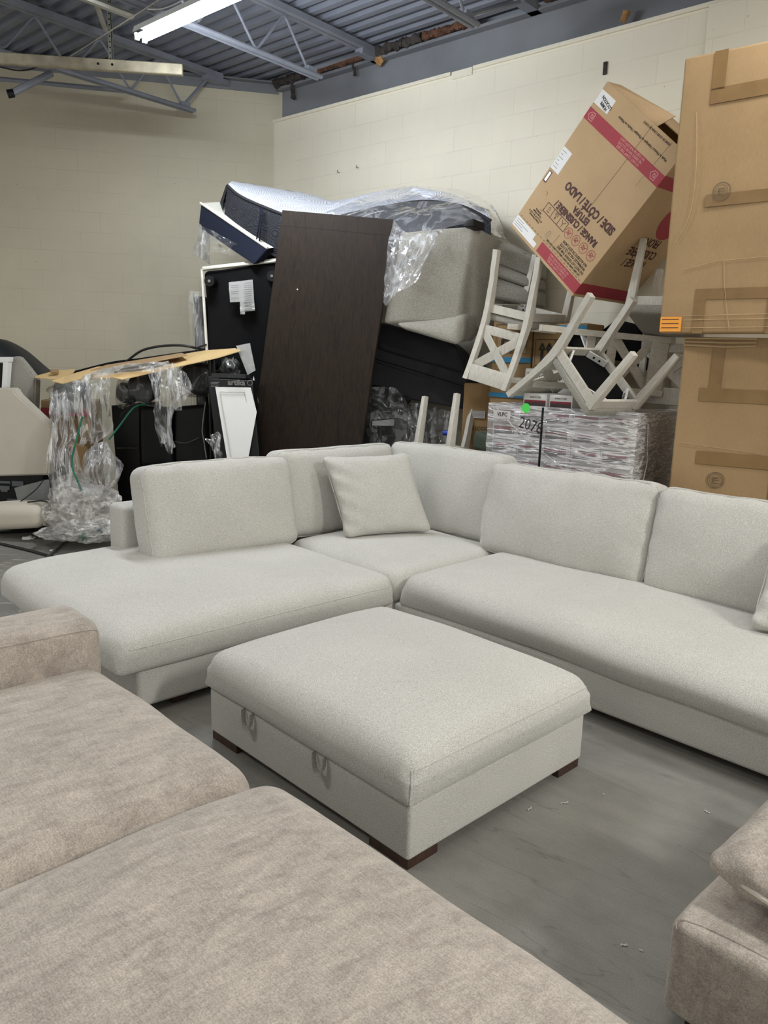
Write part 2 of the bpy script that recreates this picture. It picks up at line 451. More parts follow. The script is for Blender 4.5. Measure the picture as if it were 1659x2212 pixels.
def loft(rows, closed=False, thick=0):
    bm = newbm(); R_ = [[bm.verts.new(p) for p in r] for r in rows]; n = len(rows[0])
    for a, b in zip(R_, R_[1:]):
        for k in range(n if closed else n - 1):
            bm.faces.new((a[k], a[(k + 1) % n], b[(k + 1) % n], b[k]))
    if thick: bmesh.ops.solidify(bm, geom=list(bm.faces), thickness=thick)
    return bm
from mathutils.bvhtree import BVHTree
def snap(o, pts, lift=.0):
    me = o.data; tr_ = BVHTree.FromPolygons([v.co for v in me.vertices], [p.vertices for p in me.polygons]); out = []
    for p in pts:
        h_, n_, i_, d_ = tr_.find_nearest(V(p)); out.append(h_ + n_ * lift if h_ else V(p))
    return out
def text_bm(s, size, bold=0, align='CENTER', space=1, sx=1, ext=.0006):
    cu = bpy.data.curves.new('lettering', 'FONT'); cu.body = s; cu.size = size; cu.align_x = align; cu.align_y = 'CENTER'
    cu.offset = bold; cu.extrude = ext; cu.resolution_u = 2; cu.space_line = space
    o = bpy.data.objects.new('lettering', cu); COL.objects.link(o)
    dg = bpy.context.evaluated_depsgraph_get(); dg.update()
    me = bpy.data.meshes.new_from_object(o.evaluated_get(dg))
    bm = newbm(); bm.from_mesh(me)
    bpy.data.objects.remove(o); bpy.data.curves.remove(cu); bpy.data.meshes.remove(me)
    if sx != 1: bm.transform(Matrix.Diagonal((sx, 1, 1, 1)))
    return bm
def join(*bms):
    out = newbm()
    for b in bms:
        me = bpy.data.meshes.new('tmp'); b.to_mesh(me); b.free(); out.from_mesh(me); bpy.data.meshes.remove(me)
    return out
def rect(x0, y0, x1, y1, z=.001, t=.001): return box((x0, y0, z), (x1, y1, z + t))
def ring(cx_, cy_, r, w, z=.001, n=28):
    bm = newbm(); A, B = [], []
    for k in range(n):
        a = 2 * PI * k / n
        A.append(bm.verts.new((cx_ + math.cos(a) * (r - w), cy_ + math.sin(a) * (r - w), z)))
        B.append(bm.verts.new((cx_ + math.cos(a) * r, cy_ + math.sin(a) * r, z)))
    for k in range(n): bm.faces.new((A[k], B[k], B[(k + 1) % n], A[(k + 1) % n]))
    return bm
def line2(pts, w, z=.001, closed=False):
    bm = newbm(); pts = [V((*p, z)) for p in pts]
    if closed: pts.append(pts[0])
    for a, b in zip(pts, pts[1:]):
        d = (b - a).normalized(); nn = V((-d.y, d.x, 0)) * w / 2
        bm.faces.new([bm.verts.new(a - nn), bm.verts.new(b - nn), bm.verts.new(b + nn), bm.verts.new(a + nn)])
    return bm
# ================================================================== ROOM
def struct(name, bm, mat, smooth=False, origin=None):
    o = obj(name, bm, mat, smooth=smooth, origin=origin); o['kind'] = 'structure'; return o
def oriented(name, mat, org, xdir, bmf, **k):
    """structure whose local x runs along xdir (for wall textures)"""
    bm = bmf; me = bpy.data.meshes.new(name); bm.normal_update(); bm.to_mesh(me); bm.free(); me.materials.append(mat)
    o = bpy.data.objects.new(name, me); COL.objects.link(o)
    o.location = org; o.rotation_euler = (0, 0, math.atan2(xdir.y, xdir.x)); o['kind'] = 'structure'
    return o
struct('floor', box((-7, -3.2, -.12), (7.5, 10.5, 0)), M['concrete'], origin=(0, 0, 0))
# left wall: local x along dL (towards the corner), face at local y=0 (room side is -y)
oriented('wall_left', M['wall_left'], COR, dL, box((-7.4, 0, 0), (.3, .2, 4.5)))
# right wall up to the beam, local x along dR
oriented('wall_right', M['wall_right'], COR, dR, box((0, 0, 0), (9.5, .2, 4.09)))
# ledge / cap course on which the beam sits
o = oriented('trim_1', M['wall_right'], COR, dR, join(box((0, -.02, 4.085), (2.38, .1, 4.115), .004), box((2.62, -.02, 4.085), (9.5, .1, 4.115), .004), box((2.39, -.012, 4.05), (2.61, .1, 4.112), .003)))
# pilaster joint on the right part of the wall
oriented('trim_2', M['wall_right'], COR, dR, box((4.62, -.045, 0), (9.5, .0, 4.09), .01))
# beam over the right wall
def beam_bm():
    bm = newbm(); add_box(bm, (.03, .07, 4.11), (9.5, .085, 4.42)); add_box(bm, (.03, -.015, 4.40), (9.5, .16, 4.425)); add_box(bm, (.03, .02, 4.112), (9.5, .16, 4.125))
    return bm
oriented('trim_3', M['beam'], COR, dR, beam_bm())
# steel angle at the top of the left wall
def angle_bm():
    bm = newbm(); add_box(bm, (-7.4, -.012, 4.375), (.05, .0, 4.47)); add_box(bm, (-7.4, -.09, 4.465), (.05, .0, 4.475)); return bm
oriented('trim_4', M['beam'], COR, dL, angle_bm())
# corrugated deck: ridges run along dR
def deck_bm():
    bm = newbm(); prof = []; s = -1.0; z0 = 4.52; pit = .152; dep = .04
    while s < 11.5:
        prof += [(s, z0), (s + .055, z0), (s + .07, z0 + dep), (s + .137, z0 + dep)]; s += pit
    ts = [-6 + 1.0 * i for i in range(16)]
    rows = [[W(t, a, b) for a, b in prof] for t in ts]
    R_ = [[bm.verts.new(p) for p in r] for r in rows]
    for a, b in zip(R_, R_[1:]):
        for k in range(len(prof) - 1): bm.faces.new((a[k], b[k], b[k + 1], a[k + 1]))
    return bm
struct('ceiling', deck_bm(), M['deck'])
# open web joists, perpendicular to the right wall
def make_joist(t, label, s_end, s_bot, s_far=8.5):
    r = thing('roof_joist', label, 'joist', W(t, s_end, 4.45), 0, 'steel roof joists')
    zt, zb = 4.47, 4.06
    bm = newbm()
    for dt in (-.032, .032): add_bar(bm, W(t + dt, s_end, zt), W(t + dt, s_far, zt), .045, .05)
    obj('top_chord', bm, M['joist'], r, True, False)
    bm = newbm()
    for dt in (-.026, .026): add_tube(bm, [W(t + dt, s_bot, zb), W(t + dt, s_far, zb)], .02, 8)
    obj('bottom_chord', bm, M['joist'], r, True)
    pts = []; s = s_bot + .1; up = False; step = .3
    path = [W(t, s_bot - .22, zt - .02)]
    seg = [(s_bot + .12, zb)]
    s = s_bot + .12; hi = True
    while s < s_far - .4:
        s += step; seg.append((s, zt - .03 if hi else zb + .01)); hi = not hi
    bm = newbm()
    P = [W(t, a, b) for a, b in seg]
    # rod web with rounded bends
    fine = []
    for i, p in enumerate(P):
        if 0 < i < len(P) - 1:
            a = p + (P[i - 1] - p).normalized() * .05; b = p + (P[i + 1] - p).normalized() * .05
            fine += [a, p * .5 + (a + b) * .25, b]
        else: fine.append(p)
    add_tube(bm, fine, .0115, 7)
    obj('web_rod', bm, M['joist'], r, True)
    bm = newbm(); add_tube(bm, [W(t, s_bot + .12, zb + .03), W(t, s_end + .16, zt - .05)], .016, 7)
    add_bar(bm, W(t, s_bot + .06, zb + .03), W(t, s_bot + .16, zb + .03), .06, .05)
    obj('end_strut', bm, M['joist'], r, True)
    bm = newbm(); add_bar(bm, W(t, s_end - .08, zt - .045), W(t, s_end + .2, zt - .045), .1, .05)
    obj('bearing_seat', bm, M['joist'], r, True, False)
    return r
make_joist(1.455, 'grey steel joist passing just right of the glowing tube light', .02, .72)
make_joist(-.30, 'grey steel joist ending low at the left wall', .48, .82)
make_joist(3.18, 'grey steel joist at the top right of the ceiling', .02, .78)
make_joist(-2.05, 'grey steel joist in the dark upper left corner', 2.72, 2.95)
# pipe brace running along the left wall below the deck
bm = newbm()
def WL(u, s, z): return COR - dL * u + V((dL.y, -dL.x, 0)) * s + V((0, 0, z))
add_tube(bm, [WL(1.45, .5, 4.12), WL(4.9, .5, 4.12)], .022, 8)
r = thing('bridging_pipe', 'dark horizontal pipe along the top of the left wall', 'pipe', WL(3, .5, 4.1))
obj('pipe', bm, M['joist'], r, True)
obj('angled_brace', tube([at(112, 158, 7.1), at(22, 203, 6.9)], .028, 8), M['joist'], r, True)
obj('end_cap', tube([at(16, 203, 6.88), at(30, 201, 6.9)], .034, 8), M['black_plastic'], r, True)
# debris of insulation on top of the beam
def lump(path, r, seed, n=9):
    bm = newbm(); pts = spline(path, 8)
    add_tube(bm, pts, [r * (.6 + .7 * abs(noise.noise(V((i * .37, seed, 0))))) + .004 for i in range(len(pts))], n)
    for v in bm.verts: v.co += noise.noise_vector(v.co * 22 + V((seed, 0, 0))) * r * .55
    return bm
def insul(t0, t1, r, mat, lab, seed):
    pts = [W(t0 + (t1 - t0) * i / 7, .03 + .02 * noise.noise(V((i, seed, 0))), 4.46 + .012 * noise.noise(V((seed, i, 0)))) for i in range(8)]
    tag(obj('insulation', lump(pts, r, seed), mat), lab, 'insulation', 'torn insulation on the beam')
insul(.05, .5, .05, M['insul_dark'], 'dark torn insulation in the corner above the beam', 1)
insul(.52, 1.35, .035, M['insul_brown'], 'brown insulation strip on the beam, nearest the room corner', 2)
insul(1.5, 2.05, .045, M['insul_dark'], 'dark torn insulation on the beam just right of the joist end', 3)
insul(2.05, 2.6, .04, M['insul_brown'], 'rust brown insulation between two joist ends on the beam', 4)
insul(3.3, 4.6, .04, M['insul_brown'], 'rust brown insulation at the top edge right of the last joist', 5)
tag(obj('foam_scrap', lump([W(1.46, .0, 4.42), W(1.5, -.01, 4.40), W(1.56, 0, 4.41)], .045, 8), M['foam_yellow']), 'tan foam scrap stuck beside the joist end on the beam', 'foam')
tag(obj('cobweb_shred', lump([W(.30, .02, 4.44), W(.30, .0, 4.35), W(.31, 0, 4.27)], .025, 9), M['insul_dark']), 'dark shred hanging at the corner end of the beam', 'shred')
tag(obj('cobweb_shred', lump([W(1.19, .02, 4.43), W(1.19, .0, 4.38), W(1.2, 0, 4.33)], .018, 10), M['insul_dark']), 'dark shred hanging from beam left of the joist end', 'shred')
tag(obj('foam_scrap', lump([W(3.98, .02, 4.14), W(3.99, .02, 4.17), W(4.0, .02, 4.2)], .03, 12), M['foam_yellow']), 'yellow foam blob on the beam edge above the tilted carton', 'foam')
# wall hooks
for px_, py_, lab in ((733, 372, 'small bent nail in right wall, left one of the pair'), (774, 362, 'small bent nail in right wall, right one of the pair')):
    p = atp(px_, py_, COR + nR * .0, nR)
    tag(obj('nail', tube([p, p + nR * .03 - V((0, 0, .005)), p + nR * .045 + dR * .02 + V((0, 0, .01))], .005, 6), M['steel']), lab, 'nail', 'nails in the right wall')
p = atp(1307, 162, COR, nR)
tag(obj('bracket', box((-.015, -.03, -.06), (.015, 0, .03), .003), M['insul_dark']), 'small rusty bracket on right wall above the tilted carton', 'bracket')
bpy.data.objects['bracket'].location = p; bpy.data.objects['bracket'].rotation_euler = (0, 0, math.atan2(dR.y, dR.x))
# conduit / wires of the ceiling
tag(obj('ceiling_wire', tube([at(130, 135, 7.2), at(230, 72, 6.5), at(343, 0, 6.0), at(480, -90, 5.4)], .005, 6), M['steel']), 'thin straight wire crossing below the roof deck', 'wire')
tag(obj('loose_wire', tube(spline([at(318, 20, 5.9), at(350, 19, 5.9), at(384, 6, 5.9), at(405, -8, 5.9)], 6), .004, 6), M['white_paint']), 'thin white wire drooping above the glowing tube light', 'wire')
tag(obj('loose_wire', tube(spline([at(-20, 140, 6.9), at(10, 147, 6.9), at(35, 152, 6.9), at(60, 151, 6.9), at(82, 144, 6.9)], 6), .006, 6), M['black_cable']), 'dark cable sagging under the channel at far left', 'wire')

# ------------------------------------------------------------------ light fixtures (two tubes each)
def fixture(t, s, z, label, L=1.22):
    r = thing('strip_light', label, 'light', W(t, s, z), math.atan2(dR.y, dR.x), 'fluorescent strip lights')
    bm = newbm(); prof = [(-.06, .0), (-.045, .045), (.045, .045), (.06, 0)]
    rows = [[V((x, a, b)) for a, b in prof] for x in (0, L)]
    b_ = loft(rows); bmesh.ops.holes_fill(b_, edges=b_.edges)
    obj('housing', b_, M['white_paint'], r, smooth=False)
    for y in (-.032, .032):
        tb = obj('lamp_tube', tube([(.02, y, -.022), (L - .02, y, -.022)], .016, 12), M['tube_glow'], r)
        for x in (0, L - .02): obj('socket', box((x, y - .014, -.045), (x + .02, y + .014, .002)), M['white_paint'], r, smooth=False)
    for x in (.2, L - .2): obj('hanger', tube([(x, 0, .04), (x, 0, 4.52 - z)], .003, 5), M['steel'], r)
    return r
E1 = atz(302, 76, 3.85); q = E1 - COR; T1 = q.dot(dR); S1 = q.dot(nR)
fixture(T1, S1, 3.85, 'glowing twin tube strip light hanging under the deck')
for t_, s_, lab in ((2.2, 5.4, 'overhead'), (6.2, 3.4, 'overhead'), (3.2, 8.2, 'overhead'), (6.6, 6.6, 'overhead')):
    pass
# channel strut with perforated hanger
r = thing('channel_strut', 'weathered metal channel hung level below the deck at upper left', 'channel', at(200, 150, 6.9))
A, B = atz(395, 152, 3.88), atz(-40, 124, 3.88)
bm = newbm(); add_bar(bm, A, B, .05, .085); bev(bm, .006, 1)
obj('channel', bm, M['strut'], r, True, False)
for k in (.35, .42): obj('bolt', tube([A + (B - A) * k + V((0, -.034, 0)), A + (B - A) * k + V((0, -.024, 0))], .009, 8), M['black_plastic'], r, True)
bm = newbm(); hx = atz(240, 142, 3.92)
add_box(bm, (hx.x - .016, hx.y - .01, 3.92), (hx.x + .016, hx.y - .006, 4.5)); add_box(bm, (hx.x + .012, hx.y - .01, 3.92), (hx.x + .016, hx.y + .02, 4.5))
hg = obj('perforated_hanger', bm, M['steel'], r, True, False)
z = 3.97
while z < 4.48: obj('hole', tube([(hx.x, hx.y - .0125, z), (hx.x, hx.y - .0105, z)], .006, 8), M['black_plastic'], hg, True); z += .042
tag(obj('hanger_strap', tube([at(198, -20, 6.3), at(229, 68, 6.6)], .014, 4, sx=1.4, sy=.4), M['steel']), 'slanting steel strap above the perforated hanger', 'strap')
tag(obj('conduit', tube([at(160, -14, 6.2), at(232, 14, 6.4), at(285, 34, 6.6)], .03, 8), M['steel']), 'short pale conduit pipe near the top left edge', 'pipe')
# ================================================================== SECTIONAL SOFA (frame q right, p left)
def sroot(name, label, cat, q=0, p=0, z=0, group=None): return thing(name, label, cat, S(q, p, z), ANG, group)
def seam(parent, pts, name='piping', mat='light_fabric', r=.0028, closed=False):
    if parent.type == 'MESH': pts = snap(parent, pts, r * .25)
    return obj(name, tube(pts, r, 6, caps=not closed), M[mat], parent)
sofa = sroot('sectional_sofa', 'large light grey L-shaped sectional sofa with loose back cushions', 'sofa')
LF = M['light_fabric']
def sbase(q0, p0, q1, p1, z0=.045, z1=.235):
    bm = soft(q1 - q0, p1 - p0, z1 - z0, .022, (10, 10, 2), wr=.002, wf=3); return move(bm, (q0, p0, z0))
obj('base', sbase(-.15, 1.53, 1.36, 2.86), LF, sofa, label='left base with open end')
obj('base', sbase(1.37, 1.53, 2.9, 3.0), LF, sofa, label='corner base')
obj('base', sbase(1.42, -1.75, 2.9, 1.52), LF, sofa, label='long right base')
# seat cushions
def fnL(v):   # bumper chaise: drooping outer end, soft waterfall front
    x, y, z = v
    e = max(0, 1 - x / .45); kz = max(0, min(1, z / .19)); v.z -= .025 * e * e * kz
    v.z += .012 * math.sin(x * 3) * kz
    return v
bm = soft(1.66, 1.5, .195, .08, (26, 20, 3), rb=.03, top=.03, side=.03, front=.03, wr=.008, wf=2.6, seed=1, fn=fnL)
move(bm, (-.25, 1.50, .225))
cL = obj('seat_cushion', bm, LF, sofa, label='left bumper seat cushion, open at its outer end')
seam(cL, spline([(-.2, 1.50, .345), (.3, 1.48, .352), (.8, 1.48, .352), (1.36, 1.49, .345)], 12), 'seam', r=.0022)
bm = soft(1.04, 1.04, .185, .08, (14, 14, 3), rb=.03, top=.035, side=.012, front=.012, wr=.006, seed=2)
move(bm, (1.425, 1.515, .225)); obj('seat_cushion', bm, LF, sofa, label='square corner seat cushion')
def fnR(v):
    x, y, z = v
    v.z -= .02 * math.exp(-((y - 1.0) / .5) ** 2) * max(0, min(1, z / .19))
    v.x -= .02 * math.sin(y * 1.9) * (x < .4)
    return v
bm = soft(1.12, 3.2, .19, .085, (16, 40, 3), rb=.03, top=.032, side=.045, front=.0, wr=.012, wf=2.2, seed=3, fn=fnR)
move(bm, (1.41, -1.72, .225)); cR = obj('seat_cushion', bm, LF, sofa, label='long bench seat cushion')
# frame backs
def fb(q0, p0, q1, p1, z1): return move(soft(q1 - q0, p1 - p0, z1 - .2, .035, (10, 6, 5), top=.01, wr=.003), (q0, p0, .2))
obj('back_frame', fb(.40, 2.80, 2.9, 3.0, .70), LF, sofa, label='left back frame, end showing past the cushion')
obj('back_frame', fb(2.70, -1.75, 2.9, 2.80, .70), LF, sofa, label='long right back frame')
# legs
for (q_, p_) in ((.08, 1.62), (.08, 2.88), (1.5, 1.3), (2.75, -1.6), (1.6, -1.6), (1.25, 2.85), (2.75, 2.85), (1.55, 1.62), (1.6, -.2)):
    obj('leg', box((q_ - .04, p_ - .04, 0), (q_ + .04, p_ + .04, .05), .005), M['walnut'], sofa)
# back cushions
def back_cushion(w, h, d, org, ang, lean, seed, label, wr=.007, droop=0, curve=0):
    """org = bottom front left; ang = local rotation of the face in the sofa frame; lean back"""
    def fn(v):
        x, y, z = v
        tz = z / h
        v.y -= .015 * (1 - tz) * 0
        v.z -= droop * (1 - (2 * x / w - 1) ** 2) * tz
        v.y += curve * ((2 * x / w - 1) ** 2) * 1
        return v
    h_ = h
    def fn2(v):
        v = fn(v)
        # puckers along the boxed edges
        ex = min(v.x, w - v.x); ez = min(v.z, h - v.z)
        v.y -= .0045 * math.sin(v.z * 46 + seed) * math.exp(-(ex / .05) ** 2) * (v.y < d * .6) + .0045 * math.sin(v.x * 38 + seed) * math.exp(-(ez / .05) ** 2) * (v.y < d * .6)
        return v
    bm = soft(w, d, h, .06, (34, 4, 22), top=.016, side=.012, front=.055, wr=wr, wf=4.2, seed=seed, fn=fn2)
    mtx = Matrix.Translation(V(org)) @ Matrix.Rotation(ang, 4, 'Z') @ Matrix.Rotation(-lean, 4, 'X')
    xf(bm, mtx)
    o = obj('back_cushion', bm, LF, sofa, label=label)
    r_ = .03
    def edge(yy):
        pts = [V((r_, yy, r_ + .01)), V((w * .25, yy - .004, .008)), V((w * .5, yy - .006, .004)), V((w * .75, yy - .004, .008)), V((w - r_, yy, r_ + .01)), V((w - .004, yy, h * .35)), V((w - .0, yy, h * .7)), V((w - r_, yy, h - r_ * .7)),
               V((w * .7, yy, h + .002 - droop * .8)), V((w * .35, yy, h + .002 - droop * .8)), V((r_, yy, h - r_ * .7)), V((.0, yy, h * .7)), V((.004, yy, h * .35))]
        pts = [mtx @ (p + V((0, curve * ((2 * p.x / w - 1) ** 2), 0))) for p in pts]
        return spline(pts, 6, True)
    p_ = edge(.035); p_.append(p_[0])
    seam(o, p_, r=.0042)
    return o
ZB = .405
back_cushion(1.03, .585, .23, (.42, 2.43, ZB), 0, .22, 11, 'leftmost back cushion, set forward of the frame end')
back_cushion(1.06, .60, .2, (1.41, 2.545, ZB - .005), 0, .13, 12, 'back cushion left of the corner', droop=.01)
back_cushion(1.09, .61, .2, (2.42, 2.71, ZB), -PI / 2, .16, 13, 'back cushion right of the corner')
back_cushion(1.17, .585, .23, (2.27, 1.63, ZB), -PI / 2, .2, 14, 'wide back cushion in the middle of the right side', wr=.014)
back_cushion(1.14, .585, .23, (2.25, .45, ZB), -PI / 2, .21, 15, 'rightmost back cushion in view', wr=.014)
back_cushion(1.0, .58, .23, (2.25, -.70, ZB), -PI / 2, .21, 16, 'back cushion at the right end')

# scatter pillows on the sofa
def pillow(name, label, w, h, d, mtx, mat, seed, group=None, pipe=None, pr=.004, cat='pillow', wr=.006, shear=0):
    r = thing(name, label, cat, mtx.translation, 0, group)
    mw = mtx.copy() @ Matrix(((1, 0, shear, 0), (0, 1, 0, 0), (0, 0, 1, 0), (0, 0, 0, 1)))
    bm = soft(w, d, h, .05, (34, 5, 34), wr=wr, wf=7, seed=seed, puff=1, side=-.012, top=-.0)
    move(bm, (-w / 2, -d / 2, 0))
    for v in bm.verts:
        u_ = 2 * v.co.x / w; w_ = 2 * v.co.z / h - 1
        # dog ears and slightly concave sides
        v.co.x -= .018 * u_ * (1 - w_ * w_); v.co.z -= .018 * w_ * (1 - u_ * u_)
        v.co.y += .011 * math.sin(52 * v.co.z + 9 * u_ + seed) * max(0, -u_ - .1) ** 2 * (1 if v.co.y < 0 else -1)
    xf(bm, mw); obj('cover', bm, mat, r, True)
    pts = []
    for k in range(44):
        a = 2 * PI * k / 44; ca, sa = math.cos(a), math.sin(a)
        e = 4.5; rr = (abs(ca) ** e + abs(sa) ** e) ** (-1 / e)
        x, z = ca * rr, sa * rr
        px_, pz_ = x * w / 2, z * h / 2
        px_ -= .018 * x * (1 - z * z); pz_ -= .018 * z * (1 - x * x)
        pts.append(mw @ V((px_ * .995, 0, pz_ + h / 2)))
    pts.append(pts[0])
    obj('piping', tube(pts, pr, 7, caps=False), pipe or mat, r, True)
    return r
def SM(q, p, z, ang, lean, roll=0): return Matrix.Translation(S(q, p, z)) @ Matrix.Rotation(ANG + ang, 4, 'Z') @ Matrix.Rotation(-lean, 4, 'X') @ Matrix.Rotation(roll, 4, 'Y')
pillow('scatter_pillow', 'square light grey pillow propped in the sofa corner', .62, .56, .17, SM(1.97, 2.13, .445, math.radians(-27), .33, -.04), LF, 5, shear=-.2)
pillow('scatter_pillow', 'light grey pillow at the right picture edge on the bench seat', .55, .5, .18, SM(1.99, -.52, .45, math.radians(-72), .8, .1), LF, 6)

# ================================================================== OTTOMAN
ott = sroot('storage_ottoman', 'large square light grey storage ottoman with two pull loops', 'ottoman')
obj('base', move(soft(1.01, 1.18, .2, .014, (8, 8, 3), wr=.0015), (0, 0, .035)), LF, ott)
def fnO(v):
    return v
bm = soft(1.045, 1.215, .15, .072, (22, 22, 3), rb=.012, top=.075, side=.012, front=.012, wr=.006, wf=2.6, seed=8)
cu = obj('top_cushion', move(bm, (-.018, -.018, .238)), LF, ott)
hgt = .335
seam(cu, spline([(-.02, -.02, .24), (-.02, -.02, .30), (-.01, -.01, .36)], 8), 'seam', r=.003)
seam(cu, spline([(-.01, -.02, .36), (.3, -.03, .366), (.7, -.03, .366), (1.02, -.02, .36)], 12), 'seam', r=.0022)
seam(cu, spline([(1.03, -.02, .24), (1.03, -.02, .3), (1.02, -.01, .36)], 8), 'seam', r=.003)
for (q_, p_) in ((0, 0), (1.01, 0), (1.01, 1.18), (0, 1.18)):
    bm = newbm(); sx_ = 1 if q_ == 0 else -1; sy_ = 1 if p_ == 0 else -1
    def bb(x0, y0, x1, y1): add_box(bm, (min(x0, x1), min(y0, y1), 0), (max(x0, x1), max(y0, y1), .042))
    bb(q_ + sx_ * .008, p_ + sy_ * .008, q_ + sx_ * .15, p_ + sy_ * .05); bb(q_ + sx_ * .008, p_ + sy_ * .05, q_ + sx_ * .05, p_ + sy_ * .19)
    obj('leg', bm, M['walnut'], ott, smooth=False)
for p_ in (.885, .44):
    bm = newbm(); rows = []
    for k in range(13):
        a = PI * k / 12
        # strap loop: hangs from the seam, twisted and open
        c0 = V((-.006 - .012 * math.sin(a), p_ + .03 * math.cos(a) - .01 * math.sin(a), .236 - .068 * math.sin(a) ** .8))
        tw = V((-1, -.25, -.15 - .5 * math.sin(a))).normalized() * .013
        rows.append([c0 + V((.008, 0, 0)), c0 + V((.008, 0, 0)) + tw, c0 + V((.008, 0, 0)) + tw * 2])
    b_ = loft(rows, thick=.004)
    obj('pull_loop', b_, LF, ott)

# ================================================================== FOREGROUND TAUPE SOFA
TF = M['taupe_fabric']
ts = sroot('taupe_sofa', 'taupe chenille sofa filling the lower left foreground', 'sofa')
def gmove(bm, q, p, z): return move(bm, (q, p, z))
obj('base', gmove(soft(1.3, 3.1, .2, .03, (8, 16, 3), wr=.002), -1.85, -1.9, .05), TF, ts)
def fnT(v):
    return v
# far seat cushion (p .15 .. 1.2)
bm = soft(1.3, 1.06, .22, .1, (18, 16, 4), top=.045, side=.02, front=.012, wr=.011, wf=3, seed=21)
obj('seat_cushion', gmove(bm, -1.75, .155, .235), TF, ts, label='far seat cushion beside the arm')
bm = soft(1.38, 1.95, .23, .1, (20, 26, 4), top=.05, side=.02, front=.02, wr=.012, wf=3, seed=22)
obj('seat_cushion', gmove(bm, -1.80, -1.80, .235), TF, ts, label='near seat cushion, largest in view')
bm = soft(1.35, .30, .55, .06, (16, 4, 6), top=.012, front=.01, wr=.006, wf=3, seed=23)
ar = obj('arm', gmove(bm, -1.80, 1.165, .08), TF, ts)
seam(ar, spline([(-.44, 1.165, .25), (-.44, 1.165, .4), (-.45, 1.17, .56), (-.5, 1.17, .60), (-.9, 1.165, .61), (-1.4, 1.165, .61)], 8), 'seam', 'taupe_fabric', .0035)
for q_, p_ in ((-.62, 1.38), (-.62, -1.7), (-1.7, 1.38)): obj('leg', box((q_ - .03, p_ - .03, 0), (q_ + .03, p_ + .03, .06), .005), M['walnut'], ts)

# taupe ottoman, lower right, with pillow
to = sroot('taupe_ottoman', 'low taupe chenille ottoman at the lower right corner', 'ottoman')
def fnq(v): return v
bm = soft(1.0, 1.05, .255, .028, (14, 14, 5), top=.01, side=.006, front=.006, wr=.006, wf=5, seed=31)
bo = obj('body', gmove(bm, .055, -1.87, .045), TF, to)
seam(bo, spline([(.05, -.835, .28), (.075, -.84, .296), (.095, -.95, .296), (.09, -1.2, .296), (.095, -1.6, .296)], 5), 'seam', 'taupe_fabric', .003)
for q_, p_ in ((.12, -.9), (.95, -.9), (.12, -1.8)): obj('leg', box((q_ - .03, p_ - .03, 0), (q_ + .03, p_ + .03, .05), .004), M['walnut'], to)
_c0 = atz(1512, 1868, .40); _x = (atz(1700, 1675, .50) - _c0).normalized(); _z = (atz(1760, 2075, .36) - _c0); _z = (_z - _x * _z.dot(_x)).normalized()
_y = _z.cross(_x); mt = Matrix((_x, _y, _z)).transposed().to_4x4(); mt.translation = _c0 + _x * .28
pillow('scatter_pillow', 'taupe pillow with pale cord edge lying on the taupe ottoman', .56, .56, .18, mt, TF, 33, None, M['piping_taupe'], .008, wr=.008)
# scraps on the floor
for i, (x, y, L, a, nm) in enumerate(((1212, 1738, .035, .4, 'on the floor just right of the grey ottoman'), (1143, 1752, .025, 1.0, 'on the floor, nearest the grey ottoman'), (1520, 1752, .022, -.9, 'on the floor below the long grey bench'), (1342, 2045, .02, .2, 'on the floor left of the taupe ottoman'), (1383, 2056, .008, .2, 'tiny, close beside the taupe ottoman'), (1302, 1718, .01, .3, 'speck between grey ottoman and bench'))):
    P = atz(x, y, .001); bm = newbm(); d = V((math.cos(a), math.sin(a), 0)); n_ = V((-d.y, d.x, 0))
    rows = [[P + d * L * k / 4 + n_ * .003 * math.sin(k * 1.7) + V((0, 0, .002 + .002 * (k % 2))), P + d * L * k / 4 + n_ * (.006 + .003 * math.sin(k * 1.7)) + V((0, 0, .003))] for k in range(5)]
    tag(obj('paper_scrap', loft(rows, thick=.001), M['paper']), 'white scrap ' + nm, 'scrap', 'white scraps on the open floor')
